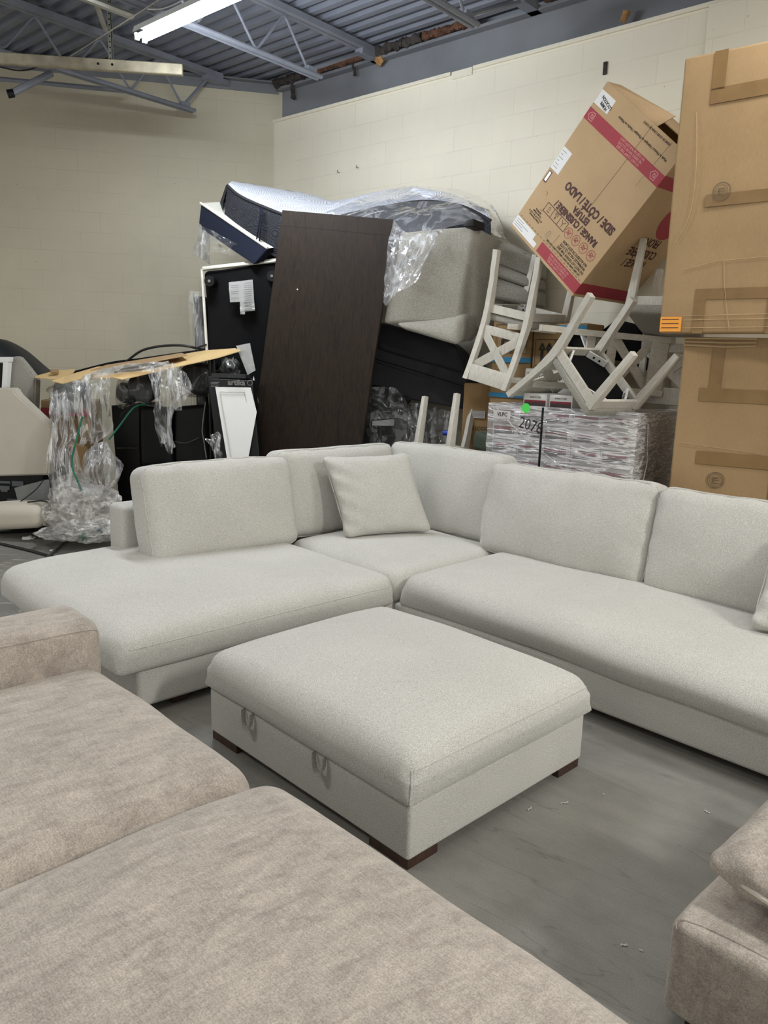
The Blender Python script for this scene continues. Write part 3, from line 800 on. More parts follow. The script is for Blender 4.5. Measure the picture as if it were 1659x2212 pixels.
# ================================================================== CHAIRS (x-back dining chairs, all upturned)
def dining_chair(label, loc, quat, cushion_label=None):
    sh, fw, rw, fy, r0, rtp, ht = .401, .201, .188, -.284, .238, .323, .97
    r = thing('dining_chair', label, 'chair', loc, 0, 'upturned cross-back dining chairs', quat)
    CP = M['chair_paint']
    def posty(z):   # rear post curve
        if z < .44: return r0 + (.20 - r0) * (z / .44) ** .8
        k = (z - .44) / (ht - .44); return .20 + (rtp - .20) * k ** 1.25
    for s in (-1, 1):
        bm = newbm(); pts = [V((s * (rw + .004 * (z < .2)), posty(z), z)) for z in [ht * k / 14 for k in range(15)]]
        rings = []
        for i, p in enumerate(pts):
            hw = .021; hd = .022 + .010 * math.exp(-((p.z - .44) / .16) ** 2)
            rings.append([bm.verts.new((p.x + a * hw, p.y + b * hd, p.z)) for a, b in ((-1, -1), (1, -1), (1, 1), (-1, 1))])
        for a, b in zip(rings, rings[1:]):
            for k in range(4): bm.faces.new((a[k], a[(k + 1) % 4], b[(k + 1) % 4], b[k]))
        bm.faces.new(rings[0][::-1]); bm.faces.new(rings[-1])
        bmesh.ops.bevel(bm, geom=[e for e in bm.edges if len(e.link_faces) == 2 and e.calc_face_angle(0) > .6], offset=.004, segments=2, affect='EDGES')
        obj('back_post', bm, CP, r)
        bm = newbm(); add_hexa(bm, [(s * (fw - .005) - .02, fy - .02, 0), (s * (fw - .005) + .02, fy - .02, 0), (s * (fw - .005) + .02, fy + .02, 0), (s * (fw - .005) - .02, fy + .02, 0),
                                    (s * fw - .028, fy - .028, .455), (s * fw + .028, fy - .028, .455), (s * fw + .028, fy + .028, .455), (s * fw - .028, fy + .028, .455)])
        obj('leg', bev(bm, .004), CP, r)
    zt = ht - .01
    obj('top_rail', bev(hexa([(-rw, rtp - .03, ht - .12), (rw, rtp - .03, ht - .12), (rw, rtp - .008, ht - .12), (-rw, rtp - .008, ht - .12), (-rw, rtp - .012, ht), (rw, rtp - .012, ht), (rw, rtp + .010, ht), (-rw, rtp + .010, ht)]), .004), CP, r)
    y1 = posty(.585)
    obj('lower_rail', box((-rw, y1 - .012, .55), (rw, y1 + .012, .615), .004), CP, r)
    ya, yb = posty(.61) - .002, posty(ht - .1) - .006
    for k, s in enumerate((-1, 1)):
        bm = newbm(); o_ = .004 if k else -.004
        add_bar(bm, (-s * (rw - .02), ya + o_, .60), (s * (rw - .02), yb + o_, ht - .1), .07, .014, V((0, 1, .2)))
        obj('cross_slat', bev(bm, .002, 1), CP, r)
    bm = newbm(); z0, z1 = .395, .455
    def ap(a, b): add_bar(bm, (*a, (z0 + z1) / 2), (*b, (z0 + z1) / 2), .02, z1 - z0)
    ap((-fw, fy), (fw, fy)); ap((-rw, .195), (rw, .195)); ap((-fw, fy), (-rw, .195)); ap((fw, fy), (rw, .195))
    obj('apron', bm, CP, r, smooth=False)
    # printed corner braces and lining inside the apron
    for (x, y, sx_, sy_) in ((-fw, fy, 1, 1), (fw, fy, -1, 1), (rw, .195, -1, -1), (-rw, .195, 1, -1)):
        bm = newbm(); add_bar(bm, (x + sx_ * .115, y + sy_ * .014, .425), (x + sx_ * .014, y + sy_ * .115, .425), .014, .045)
        cb_ = obj('corner_brace', bm, M['white_paint'], r, smooth=False)
        for k in (.35, .65):
            c0 = V((x + sx_ * (.115 - .101 * k), y + sy_ * (.014 + .101 * k), .425)) + V((sx_, sy_, 0)).normalized() * .0072
            obj('screw', tube([c0, c0 + V((sx_, sy_, 0)).normalized() * .002], .008, 8), M['black_plastic'], cb_)
    obj('dust_cover', box((-fw + .012, fy + .012, .449), (fw - .012, .19, .453)), M['dark_cover'], r, smooth=False)
    w = 2 * fw + .04
    def fn(v):
        k = (v.y) / .5; v.x = w / 2 + (v.x - w / 2) * (1 - .09 * k); return v
    obj('seat', move(soft(w, .5, .06, .022, (8, 8, 2), top=.015, wr=.002, fn=fn), (-w / 2, fy - .03, .455)), M['grey_fabric'], r, label=cushion_label)
    return r
dining_chair('upturned chair hanging on the brown cartons, its crossed back facing out beside grey sofa', (1.082, 6.069, 2.412), (.0587, -.9239, .3679, .0876))
dining_chair('chair lying upside down on the wrapped pallet, underside of seat facing out', (1.503, 4.93, 1.882), (.1, .2551, -.8958, -.3498))
dining_chair('chair standing on its head on the floor behind the corner, only three legs showing', (.648, 6.324, 1.29), (0, .4543, .8828, -.1195))
dining_chair('chair on its side behind another, one long back post level', (.955, 5.66, 1.676), (.1119, -.7176, -.0886, -.6816))
_c = V((2.171, 6.055, 2.44)); _k = _c - CAMP; _c = CAMP + _k * .92
dining_chair('topmost upturned chair in the gap between tilted carton and tall cartons', _c, (-.0517, .2747, .9515, -.1286))

# ================================================================== TILTED RANGE CARTON
rb = thing('appliance_carton', 'tilted brown range carton with red bands, propped high against right wall', 'box', (.792, 5.471, 2.52), 0, None, (.5052, .702, -.0382, -.5005))
BW, BH, BD = .72, 1.0, .64
_mw = Matrix.Translation(CAMP) @ Matrix.Scale(1.09, 4) @ Matrix.Translation(-CAMP) @ rb.matrix_world
rb.matrix_world = _mw; WM[rb.name] = _mw.copy()
KC = M['card_range']
def shell(w, h, d, th=.006, open_top=True):
    bm = newbm()
    add_box(bm, (0, 0, -th), (w, h, 0)); add_box(bm, (0, 0, -d), (w, h, -d + th)); add_box(bm, (0, 0, -d + th), (th, h, -th)); add_box(bm, (w - th, 0, -d + th), (w, h, -th)); add_box(bm, (th, 0, -d + th), (w - th, th, -th))
    return bm
obj('body', shell(BW, BH, BD), KC, rb, smooth=False)
# open flaps at the upper end
obj('flap', hexa([(0.0, BH, -.012), (.47, BH, -.012), (.47, BH, -.006), (0, BH, -.006), (.03, BH + .02, -.10), (.47, BH + .085, -.10), (.47, BH + .085, -.094), (.03, BH + .02, -.094)]), KC, rb, smooth=False)
obj('flap', hexa([(.0, BH, -BD), (BW, BH, -BD), (BW, BH, -BD + .006), (0, BH, -BD + .006), (0, BH - .01, -BD + .3), (BW, BH - .01, -BD + .3), (BW, BH - .004, -BD + .3), (0, BH - .004, -BD + .3)]), KC, rb, smooth=False)
def T(s, size, u, v, mat='ink', rot=PI, sx=.82, bold=.0, align='CENTER', name='lettering', parent=None, z=.0012):
    bm = text_bm(s, size, bold, align, 1.0, sx)
    xf(bm, Matrix.Translation((u, v, z)) @ Matrix.Rotation(rot, 4, 'Z'))
    return obj(name, bm, M[mat], parent or rb, smooth=False)
bd1 = obj('red_band', join(rect(0, .775, BW, .845, .0002, .0006)), M['ink_red'], rb, smooth=False)
bd2 = obj('red_band', join(rect(.29, .018, BW, .088, .0002, .0006)), M['ink_red'], rb, smooth=False)
T('DO NOT CLAMP THIS SIDE\nNE SERREZ PAS DE CE CÔTÉ\nNO SUJETAR POR ESTE LADO', .021, .43, .812, 'ink_pale', parent=bd1)
T('DO NOT CLAMP THIS SIDE\nNE SERREZ PAS DE CE CÔTÉ\nNO SUJETAR POR ESTE LADO', .019, .5, .054, 'ink_pale', parent=bd2)
def clampicon(u, v, par):
    b = join(line2([(u - .022, v - .02), (u + .022, v - .02), (u + .022, v + .01), (u, v + .03), (u - .022, v + .01)], .0035, .0016, True), line2([(u - .01, v - .012), (u + .01, v - .012), (u + .01, v + .006), (u - .01, v + .006)], .003, .0016, True), line2([(u - .01, v - .012), (u + .01, v + .006)], .003, .0016))
    xf(b, Matrix.Translation((u, v, 0)) @ Matrix.Rotation(PI / 2, 4, 'Z') @ Matrix.Translation((-u, -v, 0)))
    obj('icon', b, M['ink_pale'], par, smooth=False)
clampicon(.05, .81, bd1); clampicon(.655, .81, bd1)
T('RANGE / CUISINIÈRE /', .056, .415, .318, 'ink_brown', sx=.8, bold=.0022)
T('ESTUFA', .056, .415, .372, 'ink_brown', sx=.8, bold=.0022)
T('SIDE / CÔTÉ / LADO', .07, .43, .44, 'ink_brown', sx=.78, bold=.0028)
T('DO NOT LAY DOWN THIS SIDE\nN\'EMBALLEZ PAS DE CE CÔTÉ\nNO ACUESTE DE ESTE LADO', .0245, .545, .165, 'ink', sx=.8)
T('Product Dimensions\n47" H x 32.5" W x 27.5" D\nProduct Weight\n150.702 lbs.', .0165, .125, .175, 'ink', sx=.8)
T('CUT LINE / LIGNE DE COUPE / LÍNEA DE CORTE / CUT LINE', .017, .49, .118, 'ink', sx=.8)
T('Made in Mexico / Fabriqué au Mexique / Hecho en México', .022, .44, .905, 'ink', sx=.86)
T('LIGNE DE COUPE / LÍNEA DE CORTE', .017, .5, .975, 'ink', sx=.85)
bm = join(*[rect(.02 + .033 * k, .098, .04 + .033 * k, .1005, .0004, .0006) for k in range(21)])
obj('cut_line', bm, M['ink_brown'], rb, smooth=False)['kind'] = 'stuff'
bm = join(line2([(.15, .225), (.375, .225), (.375, .285), (.15, .285)], .004, .001, True), line2([(.225, .225), (.225, .285)], .004), line2([(.30, .225), (.30, .285)], .004),
          line2([(.175, .24), (.20, .24)], .004), ring(.1875, .262, .010, .003), line2([(.245, .272), (.28, .272)], .003), line2([(.245, .264), (.28, .264)], .003), line2([(.245, .280), (.28, .280)], .003),
          line2([(.32, .275), (.337, .255), (.337, .235)], .003), line2([(.337, .255), (.357, .275)], .003))
obj('handling_icons', bm, M['ink_brown'], rb, smooth=False)
T('6', .03, .262, .247, 'ink_brown')
for k in range(4):
    u = .415 + .078 * k; v = .245 + .002 * k
    bm = join(ring(u, v, .033, .003), line2([(u - .022, v - .012), (u + .022, v + .014)], .003), line2([(u - .014, v + .018), (u + .012, v - .018)], .003), line2([(u - .018, v + .004), (u - .002, v + .018), (u + .014, v + .004), (u - .002, v - .012)], .003, .001, True))
    obj('prohibition_icon', bm, M['ink_red'], rb, smooth=False)
obj('slot_mark', join(line2([(.295, .115), (.305, .155), (.295, .17), (.283, .16), (.278, .125)], .003, .001)), M['ink_grey'], rb, smooth=False)
for (u0, v0, u1, v1, lines) in ((0.002, .018, .215, .088, 4), (0.002, .44, .088, .585, 6), (.002, .872, .135, .955, 0), (.215, .018, .262, .05, 0)):
    lb = obj('paper_label', rect(u0, v0, u1, v1, .0004, .0010), M['paper'], rb, smooth=False, label='white label')
    if lines:
        ln = []
        for k in range(lines):
            v = v0 + (v1 - v0) * (k + 1) / (lines + 1); uu = u0 + (u1 - u0) * (.35 + .5 * random.random())
            ln.append(rect(u0 + .01, v - .0015, uu, v + .0015, .0016, .0003))
        obj('print', join(*ln), M['ink_grey'], lb, smooth=False)['kind'] = 'stuff'
    elif u1 < .2: 
        b1 = text_bm('HUMFR\nLOCATION', .026, .0008, sx=.8); xf(b1, Matrix.Translation((.085, .905, .0018)) @ Matrix.Rotation(PI * .93, 4, 'Z')); obj('lettering', b1, M['ink'], lb, smooth=False)
obj('hand_hole', rect(.012, .352, .042, .425, .0004, .001), M['ink_brown'], rb, smooth=False)
obj('foam_insert', rect(.018, .36, .037, .42, .0015, .0005), M['white_paint'], rb, smooth=False)
obj('corner_mark', join(line2([(.125, .215), (.145, .215)], .002), line2([(.145, .215), (.145, .235)], .002), line2([(.105, .30), (.105, .32), (.085, .32)], .002)), M['ink'], rb, smooth=False)
obj('crease', join(line2([(.43, .46), (.44, .70), (.445, .99)], .003), line2([(.60, .70), (.62, .99)], .002), line2([(.36, .10), (.37, .2)], .002)), M['ink_stamp'], rb, smooth=False)
# shaded right-hand side: printing and red band
mr = Matrix.Translation((BW, 0, 0)) @ Matrix.Rotation(PI / 2, 4, 'Y')
def side(bm, name, mat): xf(bm, mr); return obj(name, bm, M[mat], rb, smooth=False)
side(rect(0, .02, BD, .10, .0006, .0006), 'red_band', 'ink_red'); side(rect(0, .78, BD, .85, .0006, .0006), 'red_band', 'ink_red')
b1 = text_bm('RANGE /\nCUISINIÈRE\nFRONT', .08, .0015, sx=.8); xf(b1, Matrix.Translation((.36, .38, .0012)) @ Matrix.Rotation(PI, 4, 'Z')); side(b1, 'lettering', 'ink_brown')
bm = newbm(); bmesh.ops.create_circle(bm, cap_ends=True, segments=32, radius=.13); move(bm, (.42, .62, .0012)); side(bm, 'red_disc', 'ink_red')

# ================================================================== TALL CARTONS (right edge)
def carton(name, label, corner, xd, w, d, z0, z1, mat, b=.006, group=None, cat='box'):
    """front-left bottom corner, width along xd, depth away"""
    a = math.atan2(xd.y, xd.x)
    r = thing(name, label, cat, V((corner.x, corner.y, z0)), a, group)
    bm = soft(w, d, z1 - z0, .012, (8, 6, 8), wr=.006, wf=1.8, seed=len(label)) if b else box((0, 0, 0), (w, d, z1 - z0))
    obj('body', bm, mat, r); return r
c1 = V((math.cos(math.radians(-39.5)), math.sin(math.radians(-39.5)), 0)); c2 = V((math.cos(math.radians(-30)), math.sin(math.radians(-30)), 0))
P = at(1445, 1056, 4.8)
lowc = carton('tall_carton', 'tall brown taped carton standing on the floor behind the sofa', P, c2, 1.25, .58, 0, 1.80, M['card'])
P2 = at(1423, 704, 4.78); P2.z = 0
P2b = at(1470, 131, 4.83)
upc = thing('tall_carton', 'upper tall brown taped carton with orange sticker, stacked on another carton', 'box', V((P2.x, P2.y, 1.815)), math.atan2(c1.y, c1.x))
hU = 3.33 - 1.815
wv_ = c1 * 1.3; dv = V((-c1.y, c1.x, 0)) * .55
tl = P2b - V((P2.x, P2.y, 0)); tl = V((tl.x, tl.y, 0)) * .0
# the carton leans a little to the left at the foot
top_off = V((.0, .03, 0)) 
bm = soft(1.3, .15, hU, .014, (8, 6, 8), wr=.007, wf=1.6, seed=3)
obj('body', bm, M['card'], upc)
def strip(r, x0, z0, x1, z1, name='tape_strip', mat='tape', y=-.005, lab=None):
    return obj(name, box((x0, y - .0012, z0), (x1, y + .004, z1)), M[mat], r, smooth=False, label=lab)
# tapes on the upper carton (x from its left edge, z from its foot)
strip(upc, .60, .0, .71, hU, ); strip(upc, .17, hU - .20, .24, hU - .0); strip(upc, .17, hU - .27, 1.28, hU - .19)
strip(upc, .20, .70, .60, .765); strip(upc, .71, .72, 1.2, .785); strip(upc, .20, .19, .60, .25); strip(upc, .20, .0, .26, .19); strip(upc, .71, .19, 1.2, .26)
st = strip(upc, .01, .01, .135, .095, 'orange_sticker', 'orange_paper', -.008)
obj('print', join(*[box((.02, -.0102, .03 + .024 * k), (.12, -.0088, .034 + .024 * k)) for k in range(3)]), M['ink_brown'], st, smooth=False)['kind'] = 'stuff'
def stamp(r, x, z, rad):
    b = join(ring(0, 0, rad, .006), ring(0, 0, rad * .72, .003), line2([(-rad * .4, 0), (rad * .4, 0)], .006), line2([(-rad * .3, rad * .35), (-rad * .3, -rad * .35), (rad * .35, -rad * .35)], .006), line2([(-rad * .3, rad * .3), (rad * .35, rad * .3)], .006))
    xf(b, Matrix.Translation((x, -.0085, z)) @ Matrix.Rotation(PI / 2, 4, 'X')); obj('round_stamp', b, M['ink_stamp'], r, smooth=False)
stamp(upc, .285, .775, .05); stamp(lowc, .265, .95, .05)
# loose film over the vertical seam and horizontal bands
obj('clear_film', join(*[tube(spline([(.655 + .012 * math.sin(k * 2.1 + j), -.013, hU * k / 9) for k in range(10)], 4), .003, 5) for j in (0, 1.6)]), M['film_wrap'], upc)['kind'] = 'stuff'
for z in (.03, .075, .10): obj('tape_edge', tube([(.14, -.008, z), (.5, -.009, z + .004), (1.25, -.008, z + .02)], .0016, 5), M['card_crease'], upc)
strip(lowc, .56, 0, .67, 1.79); strip(lowc, .17, 1.50, .235, 1.78); strip(lowc, .12, 1.42, .58, 1.50); strip(lowc, .67, 1.44, 1.2, 1.52)
strip(lowc, .14, .98 + .06, .56, 1.12); strip(lowc, .67, 1.03, 1.2, 1.10)
for z, n_ in ((1.792, 0), (1.772, 1), (1.752, 2)):
    obj('folded_edge', tube([(.0, -.008 - .004 * n_, z), (.25, -.01 - .006 * (2 - n_), z - .004 * n_), (.4, -.008, z)], .006, 6), M['card_crease'], lowc)
obj('crease', tube(spline([(.10, -.006, hU - .3), (.13, -.007, hU - .6), (.12, -.007, hU - .85), (.05, -.007, hU - 1.0)], 5), .0014, 4), M['card_crease'], upc)
obj('crease', tube([(.11, -.0065, .36), (.3, -.0075, .40), (.58, -.007, .41)], .0014, 4), M['card_crease'], upc)
obj('crease', tube(spline([(.34, -.007, .4), (.36, -.0075, .25), (.41, -.0075, .02)], 5), .0014, 4), M['card_crease'], upc)
obj('crease', tube([(.03, -.0065, 1.16), (.2, -.0075, 1.15), (.5, -.007, 1.13)], .0014, 4), M['card_crease'], lowc)

# ================================================================== WRAPPED PALLET OF FLOORING CARTONS
PF = at(1062, 930, 5.72); PG = at(1366, 940, 4.98)
xd = V((PG.x - PF.x, PG.y - PF.y, 0)); WID = xd.length; xd.normalize(); PF.z = 0
pang = math.atan2(xd.y, xd.x)
PMt = Matrix.Translation(PF) @ Matrix.Rotation(pang, 4, 'Z')
pal = thing('wooden_pallet', 'low wooden pallet on the floor under the wrapped carton stack', 'pallet', PF, pang)
for k in range(5): obj('board', box((.0, .02 + .2 * k, .095), (WID, .12 + .2 * k, .115), .002), M['card_dark'], pal, smooth=False)
for k in range(3): obj('bearer', box((.02 + (WID - .1) / 2 * k, .0, .0), (.08 + (WID - .1) / 2 * k, .95, .095), .002), M['card_dark'], pal, smooth=False)
cw = WID / 5; lh = .1185
proto = None
names = ['bottom', 'second', 'third', 'fourth', 'fifth', 'sixth', 'seventh', 'eighth', 'ninth', 'top']
cols = ['leftmost', 'left middle', 'central', 'right middle', 'rightmost']
def flooring(loc, lab, zr=pang, group='flooring cartons on the wrapped pallet'):
    global proto
    if proto is None:
        r = thing('flooring_carton', lab, 'box', loc, zr, group)
        obj('body', box((.002, 0, 0), (cw - .002, .9, lh - .002), .003), M['carton_white'], r)
        obj('label_band', box((.015, -.0012, .035), (cw - .03, .001, .095)), M['flooring_dark'], r, smooth=False)
        obj('label_band', box((.015, -.002, .068), (cw - .03, .0, .092)), M['flooring_red'], r, smooth=False, label='red label stripe')
        proto = r; return r
    r = proto.copy(); COL.objects.link(r); r.matrix_world = Matrix.Translation(loc) @ Matrix.Rotation(zr, 4, 'Z'); WM[r.name] = r.matrix_world.copy()
    for ch in list(proto.children):
        c = ch.copy(); COL.objects.link(c); c.parent = r
    r['label'] = lab; return r
for L_ in range(10):
    for c in range(5):
        jx = random.uniform(-.004, .004) if 0 < c < 4 else 0
        flooring(PMt @ V((c * cw + jx, random.uniform(0, .012), .117 + L_ * lh)), 'striped flooring carton under film, %s column, %s row of the pallet' % (cols[c], names[L_]))
ztop = .117 + 10 * lh
for nm, lo, hi, lab in (('', (.24, .03, ztop + .004), (.43, .40, ztop + .105), 'small white and red carton on pallet stack, behind the green sticker'), ('', (.45, .03, ztop + .004), (.63, .40, ztop + .105), 'small white and red carton on pallet stack, right of its twin')):
    r = thing('small_carton', lab, 'box', PMt @ V(lo), pang, 'small cartons on the pallet')
    w_, d_, h_ = hi[0] - lo[0], hi[1] - lo[1], hi[2] - lo[2]
    obj('body', box((0, 0, 0), (w_, d_, h_), .004), M['white_paint'], r)
    obj('label_band', box((.008, -.0014, .012), (w_ - .008, .001, .04)), M['flooring_dark'], r, smooth=False)
    obj('label_band', box((.008, -.0016, .04), (w_ - .008, .001, .055)), M['flooring_red'], r, smooth=False, label='red stripe')
    b1 = text_bm('SMARTCORE', .018, 0, sx=.9); xf(b1, Matrix.Translation((w_ / 2, -.002, .075)) @ Matrix.Rotation(PI / 2, 4, 'X')); obj('lettering', b1, M['ink_grey'], r, smooth=False)
# stretch film around the stack
wrap = thing('stretch_wrap', 'shiny clear stretch film wound round the pallet stack, written on in black', 'plastic wrap', PMt @ V((WID / 2, .45, .1)), pang)
rows = []
ring_pts = [(-.03, .9), (-.035, .6), (-.035, .3), (-.03, -.01)] + [(WID * k / 12, -.022) for k in range(13)] + [(WID + .03, .0), (WID + .04, .3), (WID + .04, .6), (WID + .03, .92)]
for k in range(22):
    z = .1 + (ztop - .1 + .02) * k / 21; row = []
    for (x, y) in ring_pts:
        n1 = noise.noise(V((x * 5, z * 16, y * 4)));
        row.append(PMt @ V((x + .006 * n1, y - .016 * abs(n1) - .008 * abs(noise.noise(V((x * 9, z * 30, 1)))), z)))
    rows.append(row)
for k in range(1, 7):     # lid: film pulled over the top
    row = []
    for (x, y) in ring_pts:
        f = k / 6; x2 = x + (WID / 2 - x) * f * .9; y2 = y + (.45 - y) * f * .9
        hump = 0
        row.append(PMt @ V((x2, y2, ztop + .02 + hump + .02 * noise.noise(V((x2 * 8, y2 * 8, 3))))))
    rows.append(row)
obj('film', loft(rows), M['film_wrap'], wrap, True)
def swirl(pts, r, par, name='film_fold'):
    obj(name, tube(spline([PMt @ V(p) for p in pts], 8), r, 6), M['film_heap'], par, True)
swirl([(.05, -.05, ztop), (.25, -.055, ztop - .15), (.55, -.06, ztop - .33), (.85, -.05, ztop - .5), (WID, -.04, ztop - .55)], .005, wrap)
swirl([(.0, -.045, ztop - .02), (.4, -.05, ztop - .1), (.8, -.05, ztop - .16), (WID, -.04, ztop - .2)], .006, wrap)
for i in range(16):
    z = ztop - .03 - .045 * i; x0 = random.uniform(0, .4); x1 = x0 + random.uniform(.3, .7)
    swirl([(x0, -.045, z), ((x0 + x1) / 2, -.05, z + random.uniform(-.04, .02)), (min(x1, WID), -.045, z + random.uniform(-.07, .03))], .0022, wrap)
swirl([(WID + .045, .12, ztop - .05), (WID + .055, .12, ztop - .2), (WID + .05, .15, ztop - .3), (WID + .055, .1, ztop - .45), (WID + .05, .12, ztop - .6)], .004, wrap, 'loose_tail')
obj('strap', box((0, 0, 0), (.016, .004, 1.15)), M['black_plastic'], wrap, True, False)
bpy.data.objects['strap'].matrix_world  # placed below
so = bpy.data.objects['strap']; so.matrix_parent_inverse = Matrix(); 
so.data.transform(WM[wrap.name]); so.data.transform(Matrix.Translation(PMt @ V((.455, -.07, .17))) @ Matrix.Rotation(pang, 4, 'Z')); so.data.transform(WM[wrap.name].inverted())
bm = newbm(); bmesh.ops.create_circle(bm, cap_ends=True, segments=36, radius=.034)
xf(bm, PMt @ Matrix.Translation((.33, -.075, ztop + .005)) @ Matrix.Rotation(PI / 2, 4, 'X')); obj('green_sticker', bm, M['sticker_green'], wrap, True, False)
b1 = text_bm('2078', .115, .0, sx=.85); xf(b1, PMt @ Matrix.Translation((.38, -.078, ztop - .115)) @ Matrix.Rotation(PI / 2, 4, 'X') @ Matrix.Rotation(-.2, 4, 'Z')); obj('handwriting', b1, M['ink'], wrap, True, False)
lb = obj('paper_label', xf(box((0, 0, 0), (.14, .002, .055)), PMt @ Matrix.Translation((.06, -.07, ztop - .08))), M['carton_white'], wrap, True, False)
b1 = text_bm('VLPC', .042, .0, sx=.9); xf(b1, PMt @ Matrix.Translation((.135, -.074, ztop - .052)) @ Matrix.Rotation(PI / 2, 4, 'X')); obj('handwriting', b1, M['ink'], lb, True, False)

# ================================================================== BROWN CARTONS BEHIND
def pc(px0, px1, Y, zt, dep, ang, lab, mat='card_dark', z0=0, name='brown_carton', group='brown cartons behind the chairs'):
    a = at(px0, 800, Y); xd_ = V((math.cos(ang), math.sin(ang), 0))
    # width from the ray through px1
    dr = ray(px1, 800); n_ = V((-xd_.y, xd_.x, 0)); k = (a - CAMP).dot(n_) / V((dr.x, dr.y, 0)).dot(n_)
    w = (CAMP + V((dr.x, dr.y, 0)) * k - a).dot(xd_)
    r = carton(name, lab, V((a.x, a.y, 0)), xd_, w, dep, z0, zt, M[mat], 1, group)
    return r, w
r1, w1 = pc(1060, 1146, 6.45, 1.98, .26, math.radians(-41), 'brown carton with blue stripes seen through the cross-back chair')
r2, w2 = pc(1147, 1262, 6.14, 1.92, .28, math.radians(-41), 'brown carton printed with arrows and the figure 4', 'card_dark')
def bstrip(r, x0, z0, x1, z1, mat='blue_ink', name='blue_stripe'): obj(name, box((x0, -.0085, z0), (x1, -.004, z1)), M[mat], r, smooth=False)
bstrip(r1, .0, 1.62, w1, 1.66); bstrip(r1, .0, 1.34, w1, 1.375); bstrip(r2, 0, 1.86, w2, 1.905)
def fr(r, b): xf(b, Matrix.Translation((0, -.009, 0)) @ Matrix.Rotation(PI / 2, 4, 'X')); return b
def arrow(x, z): return join(line2([(x, z), (x, z + .11)], .022), line2([(x - .022, z + .10), (x, z + .15)], .014), line2([(x + .022, z + .10), (x, z + .15)], .014))
obj('handling_icons', fr(r2, join(arrow(.09, 1.62), arrow(.15, 1.62), line2([(.04, 1.60), (.19, 1.60)], .012), line2([(.03, 1.575), (.36, 1.575), (.36, 1.80), (.03, 1.80)], .004, closed=True), line2([(.2, 1.575), (.2, 1.8)], .004), line2([(.22, 1.62), (.33, 1.62)], .02), line2([(.22, 1.655), (.33, 1.655)], .012))), M['ink'], r2, smooth=False)
b1 = text_bm('4', .10, .002); xf(b1, Matrix.Translation((.275, -.009, 1.73)) @ Matrix.Rotation(PI / 2, 4, 'X')); obj('lettering', b1, M['ink'], r2, smooth=False)
obj('handling_icons', fr(r1, join(arrow(.28, 1.74), line2([(.1, 1.73), (.1, 1.80), (.2, 1.80)], .02), ring(.12, 1.72, .022, .012), ring(.18, 1.72, .022, .012), line2([(.04, 1.69), (.33, 1.69), (.33, 1.92), (.04, 1.92)], .004, closed=True))), M['ink'], r1, smooth=False)
r3, w3 = pc(1004, 1066, 6.6, 1.44, .22, math.radians(-10), 'lower brown carton with a white shipping label, left of the pallet')
lb = obj('paper_label', box((.06, -.009, 1.15), (.19, -.004, 1.21)), M['carton_white'], r3, smooth=False)
obj('print', join(*[box((.07, -.0105, 1.16 + .01 * k), (.18, -.0088, 1.163 + .01 * k)) for k in range(5)]), M['ink_grey'], lb, smooth=False)['kind'] = 'stuff'
obj('handling_icons', fr(r3, join(*[line2([(.1 + .035 * k, 1.05), (.12 + .035 * k, 1.05), (.12 + .035 * k, 1.075), (.1 + .035 * k, 1.075)], .005, closed=True) for k in range(4)])), M['ink'], r3, smooth=False)
# white carton with partly hidden name on it
r4, w4 = pc(1134, 1246, 5.9, 1.58, .2, math.radians(-20), 'white carton half hidden behind the chair legs, dark serif lettering', 'carton_white', 1.30, 'white_carton', None)
b1 = text_bm('Thomasville', .075, 0, 'LEFT', sx=.8); xf(b1, Matrix.Translation((.02, -.009, .22)) @ Matrix.Rotation(PI / 2, 4, 'X')); obj('lettering', b1, M['ink'], r4, smooth=False)
# ================================================================== FURNITURE PILE
def P8(front, dep, dep_top=None):
    """front = bl, br, tr, tl as (px, py, Y); dep = depth vector"""
    f = [at(*p) for p in front]; d = V(dep); dt = V(dep_top) if dep_top else d
    return [f[0], f[1], f[1] + d, f[0] + d, f[3], f[2], f[2] + dt, f[3] + dt]
def wsoft(P, r=.03, n=(12, 6, 10), **k):
    P = [V(p) for p in P]; w = (P[1] - P[0]).length; d = (P[3] - P[0]).length; h = (P[4] - P[0]).length
    return warp8(soft(w, d, h, r, n, **k), (w, d, h), P)
def mid(P): return V((sum(p.x for p in P) / 8, sum(p.y for p in P) / 8, min(p.z for p in P)))
def group_thing(name, label, cat, P, group=None): return thing(name, label, cat, mid(P), 0, group)

# leaning dark oak table top
TR, TL, BR = at(853, 475, 6.45), at(605, 490, 6.72), at(780, 962, 6.33)
up = (TR - BR).normalized(); rt = (TR - TL); rt = (rt - up * rt.dot(up)); wT = rt.length; rt.normalize(); nn = rt.cross(up); nn = nn if nn.y < 0 else -nn
kf = BR.z / up.z; BR0 = BR - up * kf; lenT = (TR - BR0).length
t_ = thing('table_top', 'large dark oak table top leaning upright against the pile', 'table top', BR0)
mt = Matrix((rt, -nn, up)).transposed().to_4x4(); mt.translation = BR0 - rt * wT
tt = obj('panel', xf(box((0, 0, 0), (wT - .0, .035, lenT), .003), mt), M['oak'], t_, True, False)
obj('breadboard_end', xf(box((0, -.0012, lenT - .125), (wT, .0362, lenT + .0015), .002), mt), M['oak'], t_, True, False)
obj('edge_band', xf(box((wT - .001, -.002, 0), (wT + .004, .037, lenT - .002), .001), mt), M['oak'], t_, True, False)
obj('paint_speck', xf(tube([(.23, -.002, lenT - .62), (.23, -.0005, lenT - .62)], .006, 8), mt), M['paper'], t_, True)

